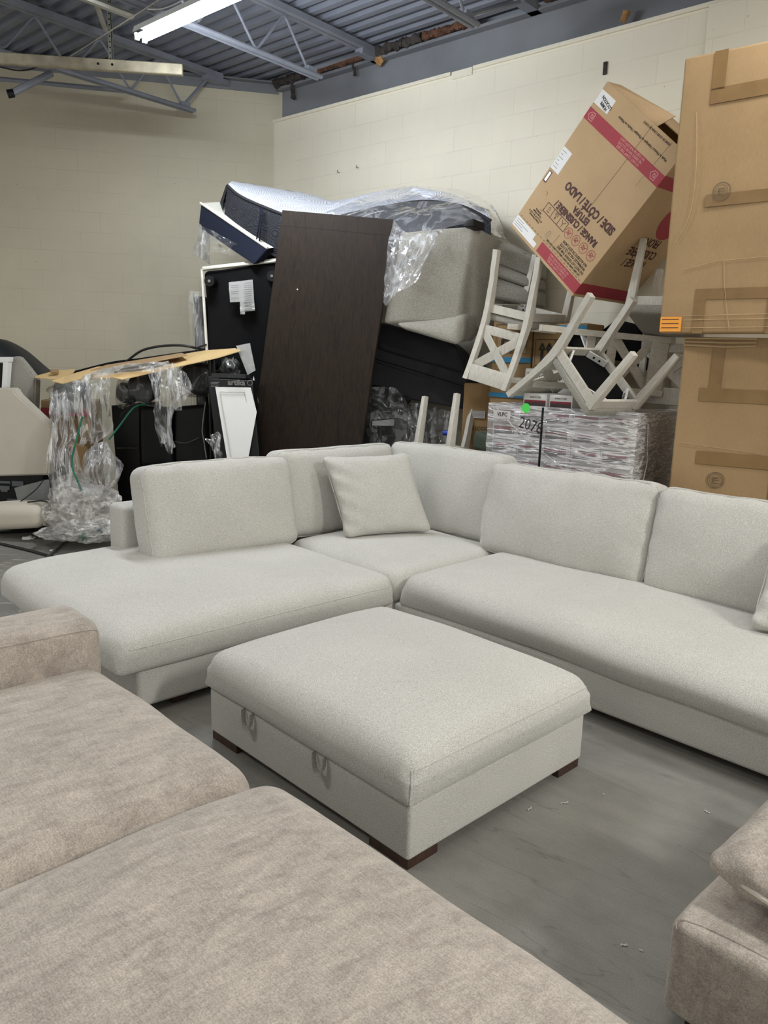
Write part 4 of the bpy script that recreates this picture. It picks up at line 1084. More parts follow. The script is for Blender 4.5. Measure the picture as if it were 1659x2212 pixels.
# black-bottomed upholstered piece standing on end
P = P8([(462, 960, 7.0), (640, 955, 6.95), (640, 560, 6.95), (437, 583, 7.05)], (.12, .75, 0))
for i in (0, 1, 2, 3): P[i].z = 0
P[0] = V((P[0].x - .0, P[0].y, 0))
# foot of the left edge lies under (450, 810)
a_, b_ = at(437, 583, 7.05), at(451, 812, 7.0); dd = (b_ - a_) / (b_.z - a_.z); P[0] = a_ + dd * (0 - a_.z); P[3] = P[0] + V((.12, .75, 0))
r = group_thing('upended_sofa_base', 'black-bottomed sofa section standing on end with a white label sheet', 'sofa', P)
def fnw(v): return v
bm = wsoft(P, .04, (18, 6, 22), front=.0, wr=.02, wf=2.8, seed=4)
obj('dust_cover', bm, M['dark_cover'], r, True)
obj('white_piping', tube([P[0] + V((0, -.01, 0)), P[4] + V((.0, -.015, 0)), P[5] + V((0, -.01, 0))], .013, 8), M['white_piping'], r, True)
obj('white_back_edge', tube([P[4] + V((0, .03, .012)), P[5] + V((0, .03, .012))], .02, 8), M['white_piping'], r, True)
for (x, y) in ((452, 607), (587, 596)):
    p = at(x, y, 6.92); ft = obj('foot', tube([p + V((.01, .12, 0)), p], .045, 16), M['black_plastic'], r, True)
    obj('screw_cap', tube([p + V((0, -.001, 0)), p - V((0, .006, 0))], .012, 10), M['ink_grey'], ft, True)
def sheet(pxs, Y, mat='paper', thick=.002, bumpy=.006, n=8, dY=0, seed=0):
    """thin sheet over a px quad tl, tr, br, bl"""
    q = [at(x, y, Y + (dY * i if dY else 0)) for i, (x, y) in enumerate(pxs)]
    rows = []
    for j in range(n + 1):
        v = j / n; row = []
        for i in range(n + 1):
            u = i / n; p = (q[0] * (1 - u) + q[1] * u) * (1 - v) + (q[3] * (1 - u) + q[2] * u) * v
            p = p + V((0, -abs(noise.noise(V((u * 4 + seed, v * 4, seed)))) * bumpy * 4, 0)); row.append(p)
        rows.append(row)
    return loft(rows, thick=thick)
lb = obj('label_sheet', join(sheet([(494, 610), (546, 604), (549, 651), (497, 653)], 6.90), sheet([(518, 651), (549, 650), (551, 671), (519, 674)], 6.90, seed=4), sheet([(519, 672), (530, 672), (529, 679), (519, 679)], 6.90)), M['paper'], r, True)
bm = newbm()
for k in range(13):
    y = 612 + 4.6 * k; x0, x1 = (499, 515) if (k % 3 and y < 648) else (529, 544)
    add_tube(bm, [at(x0, y, 6.868), at(x1, y - 1, 6.868)], .0018, 4)
    add_tube(bm, [at(527, y, 6.868), at(543, y - 1, 6.868)], .0018, 4)
obj('print', bm, M['ink_grey'], lb, True)['kind'] = 'stuff'

# slim item in a plastic sleeve at its left
P = P8([(424, 765, 7.25), (447, 765, 7.2), (440, 640, 7.2), (417, 640, 7.25)], (.05, .35, 0)); 
for i in range(4): P[i].z = 0
r = group_thing('wrapped_board', 'narrow dark board in a plastic sleeve beside the upended sofa section', 'board', P)
obj('board', wsoft(P, .02, (3, 3, 12), wr=.006), M['tyre'], r, True)
rows = []
for k in range(15):
    z = P[4].z * (.45 + .57 * k / 14); c0 = P[0].lerp(P[4], .45 + .55 * k / 14)
    rows.append([V((c0.x - .03 + .02 * noise.noise(V((k * .6, i, 2))), c0.y - .05, z)) + V((.02 * i, -.02 * math.sin(i * 1.3), 0)) for i in range(8)])
obj('plastic_sleeve', loft(rows), M['film'], r, True)

# navy box spring on top, tilted
P = P8([(428, 492, 7.3), (548, 572, 6.9), (578, 538, 6.9), (433, 440, 7.32)], (.35, .62, .16))
r = group_thing('box_spring', 'thin navy box spring with white top, wedged tilted under the mattress', 'bed base', P)
obj('body', wsoft(P, .015, (14, 10, 3), wr=.004), M['navy_fabric'], r, True)
obj('white_edge', tube([P[4] + V((0, -.004, .006)), P[5] + V((0, -.004, .006))], .011, 8), M['white_piping'], r, True)
tp = [P[4] + V((0, 0, .004)), P[5] + V((0, 0, .004)), P[6] + V((0, 0, .004)), P[7] + V((0, 0, .004))]
bm = newbm(); bm.faces.new([bm.verts.new(p) for p in tp]); obj('white_top', bm, M['white_piping'], r, True, False)
# plastic bag hanging round its left end
rows = []
for k in range(10):
    u = k / 9; row = []
    top = at(430 - 4 * u, 470 + 14 * u, 7.25); 
    for i in range(9):
        v = i / 8
        a = at(428 + 25 * v - 14 * u * (1 - v), 482 + 66 * u + 28 * v * (1 - .2 * u), 7.15 - .12 * math.sin(PI * v) - .1 * u)
        row.append(a + noise.noise_vector(a * 5) * .03)
    rows.append(row)
r2_ = thing('loose_plastic_bag', 'loose clear plastic hanging below the left end of the box spring', 'plastic bag', at(430, 540, 7.1))
obj('film', loft(rows), M['film_mattress'], r2_, True)
rows = [[at(440 + 100 * u + 30 * v * u, 545 - 0 + 12 * u - 55 * (1 - v) * (1 - u * .75), 7.12 - .1 * u) + noise.noise_vector(V((u * 5, v * 5, 3))) * .03 for u in [i / 10 for i in range(11)]] for v in [j / 6 for j in range(7)]]
obj('film_fold', loft(rows), M['film_bag'], r2_, True)

# mattress: lofted, quilted
def ctrl(L_): return spline([at(*p) for p in L_], 8)
FT = ctrl([(492, 402, 7.3), (520, 425, 7.18), (570, 448, 7.05), (632, 470, 6.95), (700, 476, 6.95), (760, 462, 7.0), (840, 446, 7.0), (920, 436, 6.85), (1000, 448, 6.65), (1060, 478, 6.5)])
FB = ctrl([(484, 482, 7.32), (512, 503, 7.2), (556, 530, 7.07), (615, 560, 6.97), (700, 570, 6.97), (760, 556, 7.0), (840, 536, 7.0), (920, 520, 6.85), (1000, 528, 6.65), (1060, 552, 6.5)])
BT = ctrl([(508, 397, 7.7), (545, 400, 7.8), (600, 408, 7.85), (660, 418, 7.85), (720, 434, 7.8), (770, 426, 7.7), (840, 411, 7.45), (900, 409, 7.2), (980, 424, 7.0), (1040, 452, 6.85)])
BB = [p + (b - a) * 1.0 for p, a, b in zip(BT, FT, FB)]
nU = len(FT); ringl = []
def lerp(a, b, t): return a * (1 - t) + b * t
rowsT, rowsS, rowsB = [], [], []
mt_ = thing('mattress', 'thick quilted mattress, navy sides and white top, bent over the pile', 'mattress', FB[0])
def roundsec(i, t0, t1, n_, which):
    a, b, c, d = FT[i], BT[i], BB[i], FB[i]
    if which == 'top': return [lerp(a, b, k / n_) + V((0, 0, .035 * math.sin(PI * k / n_) ** .5)) for k in range(n_ + 1)]
    if which == 'front': return [lerp(d, a, k / n_) + V((0, -.03 * math.sin(PI * k / n_) ** .6, 0)) for k in range(n_ + 1)]
rT = [roundsec(i, 0, 1, 10, 'top') for i in range(nU)]; rF = [roundsec(i, 0, 1, 7, 'front') for i in range(nU)]
for rr_ in rT:
    for k, p in enumerate(rr_):
        rr_[k] = p + V((0, 0, .012 * noise.noise(p * 9)))
obj('quilted_top', loft(rT), M['quilt'], mt_, True)
obj('side_border', loft(rF), M['quilt_navy'], mt_, True)
obj('underside', loft([[FB[i], BB[i]] for i in range(nU)]), M['quilt_navy'], mt_, True)
obj('back_border', loft([[BB[i], BT[i]] for i in range(nU)]), M['quilt_navy'], mt_, True)
obj('end_border', loft([[FB[0], lerp(FB[0], BB[0], .5) + V((-.05, 0, 0)), BB[0]], [lerp(FB[0], FT[0], .5) + V((-.03, 0, 0)), lerp(FB[0], BT[0], .5) + V((-.09, 0, 0)), lerp(BB[0], BT[0], .5)], [FT[0], lerp(FT[0], BT[0], .5) + V((-.05, 0, 0)), BT[0]]]), M['quilt_navy'], mt_, True)
obj('piping', tube([p + V((0, -.008, .004)) for p in FT] , .012, 8), M['dark_fabric'], mt_, True)
obj('piping', tube([p + V((0, -.008, .0)) for p in FB] , .012, 8), M['dark_fabric'], mt_, True)
for x0, x1 in ((563, 553), (567, 560)):
    obj('strap', tube(spline([at(x0, 448, 6.98), at(x0 - 3, 480, 6.94), at(x1, 526, 6.98)], 5), .007, 6), M['navy_fabric'], mt_, True)
# its torn plastic bag
bag = thing('mattress_bag', 'torn clear plastic bag draped over the right half of the mattress', 'plastic bag', at(800, 560, 6.8))
def drape(name, top, bot, n=16, amp=.06, f=3, seed=0, mat='film_mattress', mids=None):
    T_ = spline([at(*p) for p in top], 5); B_ = spline([at(*p) for p in bot], 5)
    M_ = spline([at(*p) for p in mids], 5) if mids else None
    rows = []
    for j in range(n + 1):
        v = j / n; row = []
        for i, (a, b) in enumerate(zip(T_, B_)):
            if M_:
                m0 = M_[i]; p = a * (1 - v) ** 2 + (m0 * 2 - (a + b) * .5) * 2 * v * (1 - v) + b * v * v
            else: p = lerp(a, b, v)
            u = i / (len(T_) - 1)
            p = p + V((0, -amp * abs(noise.noise(V((u * f * 3 + seed, v * f * .8, seed)))) * math.sin(PI * min(1, v * 1.4 + .1)) ** .5, 0)) + noise.noise_vector(V((u * f * 2, v * f * 2, seed + 5))) * amp * .35
            row.append(p)
        rows.append(row)
    return loft(rows)
obj('film', drape('a', [(628, 455, 6.86), (700, 462, 6.85), (780, 430, 7.2), (860, 405, 7.3), (930, 404, 7.1), (1000, 414, 6.95), (1060, 440, 6.75), (1090, 500, 6.6)],
    [(634, 560, 6.8), (700, 566, 6.8), (780, 560, 6.7), (850, 565, 6.55), (890, 540, 6.5), (940, 500, 6.45), (1030, 485, 6.5), (1092, 528, 6.6)], seed=1, mids=[(628, 500, 6.75), (700, 506, 6.78), (790, 480, 6.8), (860, 480, 6.65), (920, 470, 6.6), (990, 455, 6.6), (1060, 470, 6.6), (1094, 515, 6.75)]), M['film_mattress'], bag, True)
obj('hanging_film', drape('b', [(848, 478, 6.4), (870, 500, 6.38), (905, 505, 6.36), (935, 500, 6.36), (960, 492, 6.36)],
    [(826, 655, 6.36), (838, 658, 6.33), (862, 630, 6.3), (896, 610, 6.3), (915, 560, 6.3)], seed=3, amp=.08, f=3), M['film_mattress'], bag, True)
obj('hanging_film', drape('c', [(850, 500, 6.42), (872, 520, 6.4), (895, 530, 6.4), (915, 520, 6.4)], [(830, 640, 6.38), (850, 640, 6.36), (872, 615, 6.34), (890, 590, 6.34)], seed=7, amp=.1, f=5), M['film'], bag, True)
for k, pts in enumerate(([(735, 470), (760, 462), (790, 452), (800, 446)], [(770, 476), (800, 462), (830, 455)], [(852, 478), (870, 500), (880, 530), (872, 560)], [(925, 505), (905, 540), (880, 590), (850, 640)], [(1000, 420), (1010, 440), (1000, 470)], [(640, 468), (690, 470), (720, 460)])):
    obj('film_crease', tube(spline([at(x, y, 6.33 if y > 500 else 6.72) for x, y in pts], 6), .004, 5), M['film_heap'], bag, True)

# grey linen seat unit lying on its back
P = P8([(826, 697, 6.45), (988, 691, 6.38), (1024, 487, 6.32), (880, 520, 6.5)], (.42, .26, -.10), (.46, .30, -.14))
P[4] = at(862, 500, 6.5)
r = group_thing('upended_grey_seat', 'grey linen seat unit tipped on end above the black sofa', 'sofa', P)
obj('front_panel', wsoft(P, .025, (12, 6, 12), wr=.006, seed=3), M['grey_fabric'], r, True)
obj('leg', wsoft(P8([(1000, 490, 6.28), (1022, 488, 6.25), (1022, 472, 6.25), (1004, 476, 6.28)], (.10, .06, -.02)), .004, (2, 2, 2)), M['black_plastic'], r, True)
for x, y in ((1088, 530), (1104, 540), (1128, 552)):
    obj('leg', wsoft(P8([(x - 7, y + 4, 6.55), (x + 5, y + 8, 6.5), (x + 5, y - 6, 6.5), (x - 7, y - 9, 6.55)], (.04, .06, 0)), .004, (2, 2, 2)), M['black_plastic'], r, True)
# seat cushions seen from the side (three bolsters)
for k, (q4) in enumerate(([(1044, 560, 6.52), (1150, 600, 6.42), (1152, 562, 6.42), (1046, 498, 6.5)], [(1046, 592, 6.52), (1150, 625, 6.42), (1150, 600, 6.42), (1044, 556, 6.52)], [(1040, 640, 6.5), (1150, 662, 6.42), (1150, 628, 6.42), (1044, 590, 6.52)])):
    PP = P8(q4, (.16, .2, 0)); obj('side_cushion', wsoft(PP, .04, (8, 4, 5), front=.02, wr=.006, seed=k), M['grey_fabric'], r, True)
P = P8([(990, 746, 6.32), (1036, 738, 6.30), (1060, 655, 6.30), (1046, 632, 6.34)], (.4, .3, 0))
# rounded grey cushion beneath
P = [at(868, 712, 6.42), at(990, 747, 6.25), at(1032, 742, 6.55), at(900, 705, 6.8), at(850, 696, 6.44), at(985, 696, 6.28), at(1062, 636, 6.6), at(880, 690, 6.85)]
r = group_thing('grey_cushion', 'rounded grey linen cushion squeezed between seat unit and black sofa', 'cushion', P)
obj('cover', wsoft(P, .075, (12, 8, 4), wr=.006, seed=6), M['grey_fabric'], r, True)

# black sofa below
P = [at(800, 850, 6.83), at(1003, 884, 6.68), at(1003, 884, 6.68) + V((.2, .3, 0)), at(800, 850, 6.83) + V((.1, .6, 0)), at(812, 702, 6.83), at(1010, 800, 6.68), at(1010, 800, 6.68) + V((.2, .3, .05)), at(812, 702, 6.83) + V((.1, .6, .05))]
r = group_thing('black_sofa', 'charcoal sofa lying tilted under the grey furniture', 'sofa', P)
obj('body', wsoft(P, .03, (14, 6, 8), wr=.008, seed=2), M['dark_fabric'], r, True)
Q = [at(810, 752, 6.78), at(1006, 808, 6.62), at(1006, 808, 6.62) + V((.2, .3, 0)), at(810, 752, 6.78) + V((.1, .6, 0)), at(815, 700, 6.78), at(985, 745, 6.64), at(1000, 748, 6.98), at(815, 696, 7.28)]
obj('seat_cushion', wsoft(Q, .06, (14, 8, 4), top=.02, wr=.008, seed=5), M['dark_fabric'], r, True)
obj('seam', tube([at(812, 776, 6.78), at(900, 802, 6.70), at(1000, 834, 6.62)], .004, 6), M['dark_cover'], r, True)
# bagged dark things below it
P = [at(775, 985, 6.88), at(980, 985, 6.80), at(980, 985, 6.80) + V((.1, .35, 0)), at(775, 985, 6.88) + V((.1, .35, 0)), at(785, 880, 6.88), at(905, 885, 6.80), at(905, 885, 6.80) + V((.1, .35, 0)), at(785, 880, 6.88) + V((.1, .35, 0))]
for i in range(4): P[i].z = .0
r = group_thing('bagged_mattress', 'dark folded mattress in clear bag, white label, behind the sofa corner', 'mattress', P)
obj('body', wsoft(P, .08, (10, 6, 12), wr=.03, wf=3, seed=9), M['tyre'], r, True)
obj('bag_film', wsoft([p + V((0, -.03, .02)) for p in P], .09, (12, 5, 14), wr=.06, wf=4, seed=12), M['film_bag'], r, True)
lb = obj('label', sheet([(804, 910), (852, 905), (851, 920), (804, 919)], 6.74, bumpy=.003), M['paper'], r, True)
P = [at(790, 885, 6.80), at(880, 900, 6.76), at(900, 895, 6.7), at(800, 880, 6.8), at(795, 838, 6.83), at(860, 845, 6.78), at(880, 850, 6.7), at(800, 836, 6.8)]
r = group_thing('black_bag', 'crumpled black bag under clear film, on the bagged mattress', 'bag', P)
obj('body', wsoft(P, .06, (9, 5, 5), wr=.05, wf=6, seed=10), M['black_leather'], r, True)
obj('film', drape('d', [(790, 836, 6.73), (830, 835, 6.73), (868, 850, 6.72), (885, 880, 6.72)], [(786, 900, 6.72), (820, 905, 6.70), (868, 905, 6.68), (890, 930, 6.68)], n=10, seed=4), M['film_bag'], r, True)
r = thing('plastic_bag', 'clear bag slumped between the legs of the headstand chair', 'plastic bag', at(930, 985, 6.68))
obj('film', drape('e', [(888, 870, 6.78), (920, 875, 6.76), (955, 882, 6.76), (985, 900, 6.76)], [(880, 975, 6.73), (915, 985, 6.68), (950, 990, 6.68), (985, 985, 6.73)], n=12, amp=.12, f=4, seed=6), M['film'], r, True)
tag(obj('bottle_cap', tube([at(958, 935, 6.68), at(970, 935, 6.66)], .022, 12), M['blue_item']), 'small bright blue cap between the headstand chair legs', 'cap')
P = P8([(1020, 975, 6.0), (1060, 980, 5.95), (1058, 940, 5.95), (1024, 930, 6.0)], (.1, .2, 0))
r = group_thing('green_tarp', 'dull green folded cloth between the carton and the wrapped pallet', 'cloth', P)
obj('cloth', wsoft(P, .04, (6, 4, 5), wr=.03, wf=5), simple('dull_green', srgb(84, 92, 78), .9), r, True)

# grey upholstered pieces in the gap behind the lying chairs
P = P8([(1348, 800, 5.95), (1412, 800, 5.85), (1418, 700, 5.85), (1395, 692, 5.95)], (.06, .12, 0))
r = group_thing('grey_headboard', 'curved dark grey headboard standing behind the lying chairs', 'headboard', P)
obj('panel', wsoft(P, .03, (6, 3, 8), wr=.008), M['dark_fabric'], r, True)
P = P8([(1240, 760, 6.0), (1390, 790, 5.85), (1385, 700, 5.9), (1330, 690, 6.05)], (.05, .14, 0))
r = group_thing('black_seat_back', 'black padded seat back behind the legs of the pallet chair', 'seat', P)
obj('pad', wsoft(P, .04, (8, 3, 6), wr=.01), M['dark_cover'], r, True)

# ================================================================== LEFT CORNER CLUTTER
# pale headboard / panel
def slab(pts, Y, thick, mat, name, label, cat, dY=None, b=.008, parent=None, part=None):
    """extruded polygon: px outline at distance Y, thickness going away"""
    f = [at(x, y, (dY[i] if dY else Y)) for i, (x, y) in enumerate(pts)]
    bm = newbm(); A = [bm.verts.new(p) for p in f]; B = [bm.verts.new(p + V((0.02, thick, 0))) for p in f]
    n = len(f); bm.faces.new(A); bm.faces.new(B[::-1])
    for k in range(n): bm.faces.new((A[k], B[k], B[(k + 1) % n], A[(k + 1) % n]))
    bmesh.ops.recalc_face_normals(bm, faces=bm.faces)
    if b: bmesh.ops.bevel(bm, geom=list(bm.edges), offset=b, segments=2, affect='EDGES', clamp_overlap=True)
    if parent is not None: return obj(part, bm, M[mat], parent, True)
    o = obj(name, bm, M[mat]); return tag(o, label, cat)
slab([(-60, 838), (28, 838), (33, 850), (112, 924), (104, 1026), (-60, 1030)], 6.75, .10, 'beige_fabric', 'beige_panel', 'cream upholstered panel with a cut-off corner at the left edge', 'panel', b=.012)
slab([(20, 772), (36, 769), (50, 785), (76, 818), (66, 1132), (20, 1132)], 7.0, .08, 'grey_fabric', 'grey_chair_back', 'grey upholstered back behind the cream panel at far left', 'chair', b=.012)
r = thing('white_rack', 'white wooden frame end at the left edge above the cream panel', 'frame', at(5, 838, 6.9))
for q in ([(-40, 772), (20, 771), (19, 782), (-40, 783)], [(6, 782), (17, 782), (13, 838), (3, 838)]): slab(q, 6.92, .04, 'white_paint', '', '', '', b=.003, parent=r, part='rail')
slab([(-30, 784), (5, 784), (2, 838), (-30, 838)], 6.97, .03, 'black_plastic', '', '', '', b=.002, parent=r, part='dark_panel')
# curved black vinyl shell
C1 = spline([at(-40, 728, 7.5), at(0, 735, 7.5), at(40, 756, 7.5), at(75, 785, 7.45), at(103, 809, 7.4)], 6)
C2 = spline([at(-40, 765, 7.45), at(0, 772, 7.4), at(30, 786, 7.35), (at(55, 802, 7.3)), at(75, 815, 7.3)], 6)
rows = [[a, lerp(a, b, .33) + V((0, -.03, 0)), lerp(a, b, .66) + V((0, -.03, 0)), b, b + V((.02, .12, 0)), a + V((.02, .12, .0))] for a, b in zip(C1, C2)]
tag(obj('curved_shell', loft(rows, closed=True), M['tyre']), 'curved black vinyl shell arching down at the left edge', 'shell')
# brown carton with red band behind the film
r, w_ = pc(84, 192, 7.3, 1.14, .4, math.radians(5), 'brown carton with a red band behind the hanging film', 'card_dark', 0, 'brown_carton', None)
bstrip(r, 0, 1.0, w_, 1.07, 'ink_red', 'red_band')
slab([(150, 955), (178, 958), (190, 968), (188, 1130), (172, 1130)], 6.9, .2, 'card_dark', 'torn_carton', 'torn brown carton corner poking out left of the film balloon', 'box', b=.003)
# black console with pale skyline pattern
r = thing('black_console', 'low black console with grey bar pattern under the cream panel', 'console', at(20, 1090, 6.9))
slab([(-70, 1031), (92, 1026), (92, 1040), (92, 1150), (-70, 1153)], 6.75, .4, 'black_plastic', '', '', '', b=.004, parent=r, part='body')
bm = newbm()
for (x0, y0, x1, y1) in ((0, 1040, 22, 1044), (26, 1040, 50, 1050), (0, 1050, 20, 1058), (2, 1058, 16, 1062), (0, 1084, 12, 1086), (16, 1078, 42, 1080), (16, 1078, 18, 1090), (40, 1078, 42, 1090)):
    b_ = at(x0, y1, 6.738); c_2 = at(x1, y0, 6.738); add_box(bm, (b_.x, b_.y, b_.z), (c_2.x, b_.y + .004, c_2.z))
obj('pattern', bm, M['grey_bars'], r, True, False)['kind'] = 'stuff'
slab([(31, 1054), (100, 1036), (112, 1118), (46, 1112)], 6.62, .008, 'mirror_grey', 'grey_sheet', 'grey translucent sheet leaning against the black console', 'sheet', b=0)
# rounded pale pad on the floor
P = P8([(-60, 1152, 6.35), (86, 1144, 6.3), (80, 1096, 6.3), (-60, 1100, 6.35)], (.06, .3, .02))
r = group_thing('white_pad', 'rounded white padded seat lying on the floor at far left', 'cushion', P)
obj('cover', wsoft(P, .07, (12, 8, 4), top=.02, side=.05, wr=.008), M['beige_fabric'], r, True)
# cables
for pts, lab in (([(-30, 1151), (60, 1147), (100, 1140), (150, 1142), (165, 1130)], 'black cable on the floor along the white pad'),
                 ([(85, 1136), (125, 1131), (160, 1125), (200, 1129), (250, 1137)], 'black cable crossing in front of the plastic heap'),
                 ([(-30, 1168), (0, 1174), (60, 1188), (116, 1203)], 'black cable on the floor at lower left, nearest the sofa')):
    pp = [atz(x, y, .012) for x, y in pts]
    tag(obj('cable', tube(spline(pp, 8), .011, 8), M['black_cable']), lab, 'cable')
tag(obj('cable', tube(spline([at(60, 1085, 6.4), at(92, 1082, 6.38), at(106, 1090, 6.38), at(90, 1105, 6.36), at(92, 1120, 6.36), at(112, 1112, 6.36), at(104, 1130, 6.36)], 8), .007, 6), M['black_cable']), 'thin black cable looping over the grey sheet', 'cable')
tag(obj('cable', tube(spline([at(95, 1036, 6.55), at(75, 1060, 6.5), at(42, 1085, 6.5)], 6), .005, 6), M['black_cable']), 'thin black wire falling diagonally across grey sheet', 'cable')
tag(obj('wooden_stick', tube([atz(158, 1155, .02), atz(100, 1206, .02)], .011, 6), M['insul_dark']), 'thin brown stick on the floor by the plastic heap', 'stick')
# cardboard sheet
def board(name, pts, thick, mat, parent):
    bm = newbm(); A = [bm.verts.new(at(*p)) for p in pts]; B = [bm.verts.new(at(*p) - V((0, 0, thick))) for p in pts]; n = len(pts)
    bm.faces.new(A); bm.faces.new(B[::-1])
    for k in range(n): bm.faces.new((A[k], A[(k + 1) % n], B[(k + 1) % n], B[k]))
    bmesh.ops.triangulate(bm, faces=[f for f in bm.faces if len(f.verts) > 4])
    bmesh.ops.recalc_face_normals(bm, faces=bm.faces)
    return obj(name, bm, M[mat], parent, True, False)
r = thing('cardboard_sheet', 'opened flat cardboard carton laid over black chairs at left', 'cardboard', at(280, 820, 6.6))
board('main_panel', [(111, 823, 6.45), (135, 828, 6.4), (168, 819, 6.4), (244, 815, 6.35), (262, 819, 6.3), (290, 813, 6.35), (380, 792, 6.4), (470, 772, 6.45), (520, 757, 6.5), (508, 752, 6.8), (440, 757, 7.0), (398, 764, 7.1), (300, 784, 7.0), (210, 792, 6.9), (140, 812, 6.7)], .007, 'card_light', r)
board('flap', [(195, 803, 6.5), (320, 786, 6.55), (405, 770, 6.6), (392, 765, 6.95), (300, 780, 6.95), (230, 791, 6.85)], .006, 'card', r).location.z += .012
board('flap', [(75, 815, 6.9), (120, 819, 6.8), (160, 803, 6.95), (162, 797, 7.1), (120, 800, 7.1), (76, 812, 7.0)], .006, 'card_light', r)
tag(obj('tube_end', tube([at(118, 800, 6.95), at(118, 806, 6.9)], .035, 14, sx=1, sy=.3), M['card_dark']), 'small brown round card piece on the left end of cardboard', 'card')
tag(obj('black_trim', tube(spline([at(160, 806, 7.15), at(240, 786, 7.15), at(300, 778, 7.12), at(390, 765, 7.1), at(446, 758, 7.05)], 6), .02, 6), M['black_plastic']), 'black rail lying along the back edge of the cardboard', 'rail')
tag(obj('curved_rod', tube(spline([at(272, 782, 7.1), at(305, 758, 7.1), at(345, 748, 7.1), at(390, 746, 7.1), at(420, 751, 7.1), at(447, 757, 7.0)], 8), .011, 8), M['black_cable']), 'thin black rod bowed above the cardboard sheet', 'rod')
tag(obj('short_rod', tube([at(424, 752, 7.0), at(446, 744, 6.98)], .008, 6), M['black_cable']), 'short black rod at the right end of the bowed rod', 'rod')
# white papers at the right end
tag(obj('paper_sheet', sheet([(510, 747), (540, 741), (552, 800), (535, 810)], 6.55, 'paper', .002, .003, n=5), M['paper']), 'blank white sheet hanging at the right end of the cardboard', 'paper')
# black office chairs under it
r = thing('black_armchair', 'black leather chair in the shadow under the cardboard sheet', 'chair', at(350, 1060, 6.9))
P = P8([(300, 1010, 6.75), (372, 1010, 6.7), (345, 878, 6.7), (300, 880, 6.75)], (.1, .2, 0)); obj('backrest', wsoft(P, .05, (8, 4, 8), wr=.01), M['black_leather'], r, True)
P = P8([(378, 1060, 6.7), (452, 1060, 6.65), (448, 872, 6.7), (372, 880, 6.75)], (.1, .25, 0)); obj('backrest', wsoft(P, .05, (8, 4, 8), front=.02, wr=.01), M['black_leather'], r, True)
P = P8([(296, 1075, 6.6), (450, 1075, 6.55), (450, 1005, 6.6), (300, 1005, 6.65)], (.1, .4, 0)); obj('seat', wsoft(P, .06, (8, 6, 4), wr=.01), M['black_leather'], r, True)
obj('arm_rim', tube(spline([at(378, 954, 6.62), at(402, 957, 6.6), at(430, 946, 6.62)], 6), .006, 6), M['tyre'], r, True)
obj('side_edge', tube(spline([at(444, 868, 6.6), at(437, 925, 6.58), at(440, 950, 6.58), at(446, 990, 6.58)], 6), .005, 6), M['ink_grey'], r, True)
for x in (310, 440): a_ = at(x, 1060, 6.7); obj('leg', tube([a_, V((a_.x, a_.y, 0))], .018, 8), M['black_plastic'], r, True)
P = P8([(255, 1000, 7.35), (300, 1000, 7.3), (300, 870, 7.3), (240, 876, 7.35)], (.1, .4, 0))
for i in range(4): P[i].z = 0
r = group_thing('dark_cabinet', 'dark brown cabinet deep in shadow behind the green cord', 'cabinet', P)
obj('body', wsoft(P, .006, (2, 2, 2)), M['black_plastic'], r, True)
obj('shelf_line', tube([at(252, 968, 7.28), at(300, 968, 7.25)], .006, 6), M['insul_dark'], r, True)
# grey cushions in bags under the sheet
for k, (q4, lab) in enumerate((([(246, 872, 6.85), (282, 876, 6.8), (278, 822, 6.8), (246, 826, 6.85)], 'grey bagged bundle under the cardboard, left one'), ([(276, 868, 6.8), (322, 872, 6.75), (322, 806, 6.75), (272, 815, 6.8)], 'grey bagged bundle under the cardboard, middle one'), ([(385, 850, 6.9), (448, 850, 6.85), (448, 785, 6.85), (380, 795, 6.9)], 'grey bagged bundle under the cardboard, right one'), ([(100, 886, 6.95), (168, 892, 6.9), (170, 830, 6.9), (104, 826, 6.95)], 'grey bagged bundle under the left end of cardboard'))):
    P = P8(q4, (.05, .25, 0)); r = group_thing('bagged_bundle', lab, 'bundle', P, 'bagged bundles under the cardboard')
    obj('bundle', wsoft(P, .06, (7, 4, 6), wr=.05, wf=5, seed=k), M['mirror_grey'] if k == 3 else M['dark_fabric'] if k == 2 else M['tyre'], r, True)
    obj('film', wsoft([p + V((0, -.03, .0)) for p in P], .07, (8, 4, 7), wr=.07, wf=7, seed=k + 3), M['film_bag'], r, True)
# hanging plastic films
def hang(label, cols_, n=18, amp=.05, f=5, seed=0, mat='film', name='plastic_film', bulge=None):
    r = thing(name, label, 'plastic film', at(*cols_[len(cols_) // 2][-1]))
    Cs = [spline([at(*p) for p in c], 6) for c in cols_]
    m_ = min(len(c) for c in Cs); Cs = [c[:m_] for c in Cs]
    rows = []
    for i in range(m_):
        row_ctrl = [c[i] for c in Cs]; row = spline(row_ctrl, 5)
        row = [p + noise.noise_vector(V((k * .55 + seed, i * .16, seed))) * amp + noise.noise_vector(V((k * 1.7 + seed, i * .5, seed))) * amp * .3 for k, p in enumerate(row)]
        rows.append(row)
    obj('film', loft(rows), M[mat], r, True); return r, rows
YF = 6.3
hang('crumpled clear film strip hanging from the cardboard, left strip', [[(165, 822, YF + .05), (168, 870, YF), (172, 930, YF), (178, 960, YF)], [(190, 812, YF), (186, 870, YF - .06), (190, 930, YF - .05), (186, 960, YF - .02)], [(215, 810, YF), (212, 870, YF - .06), (205, 930, YF - .06), (194, 960, YF - .02)], [(243, 815, YF + .03), (242, 870, YF), (240, 920, YF), (206, 958, YF)]], seed=1)
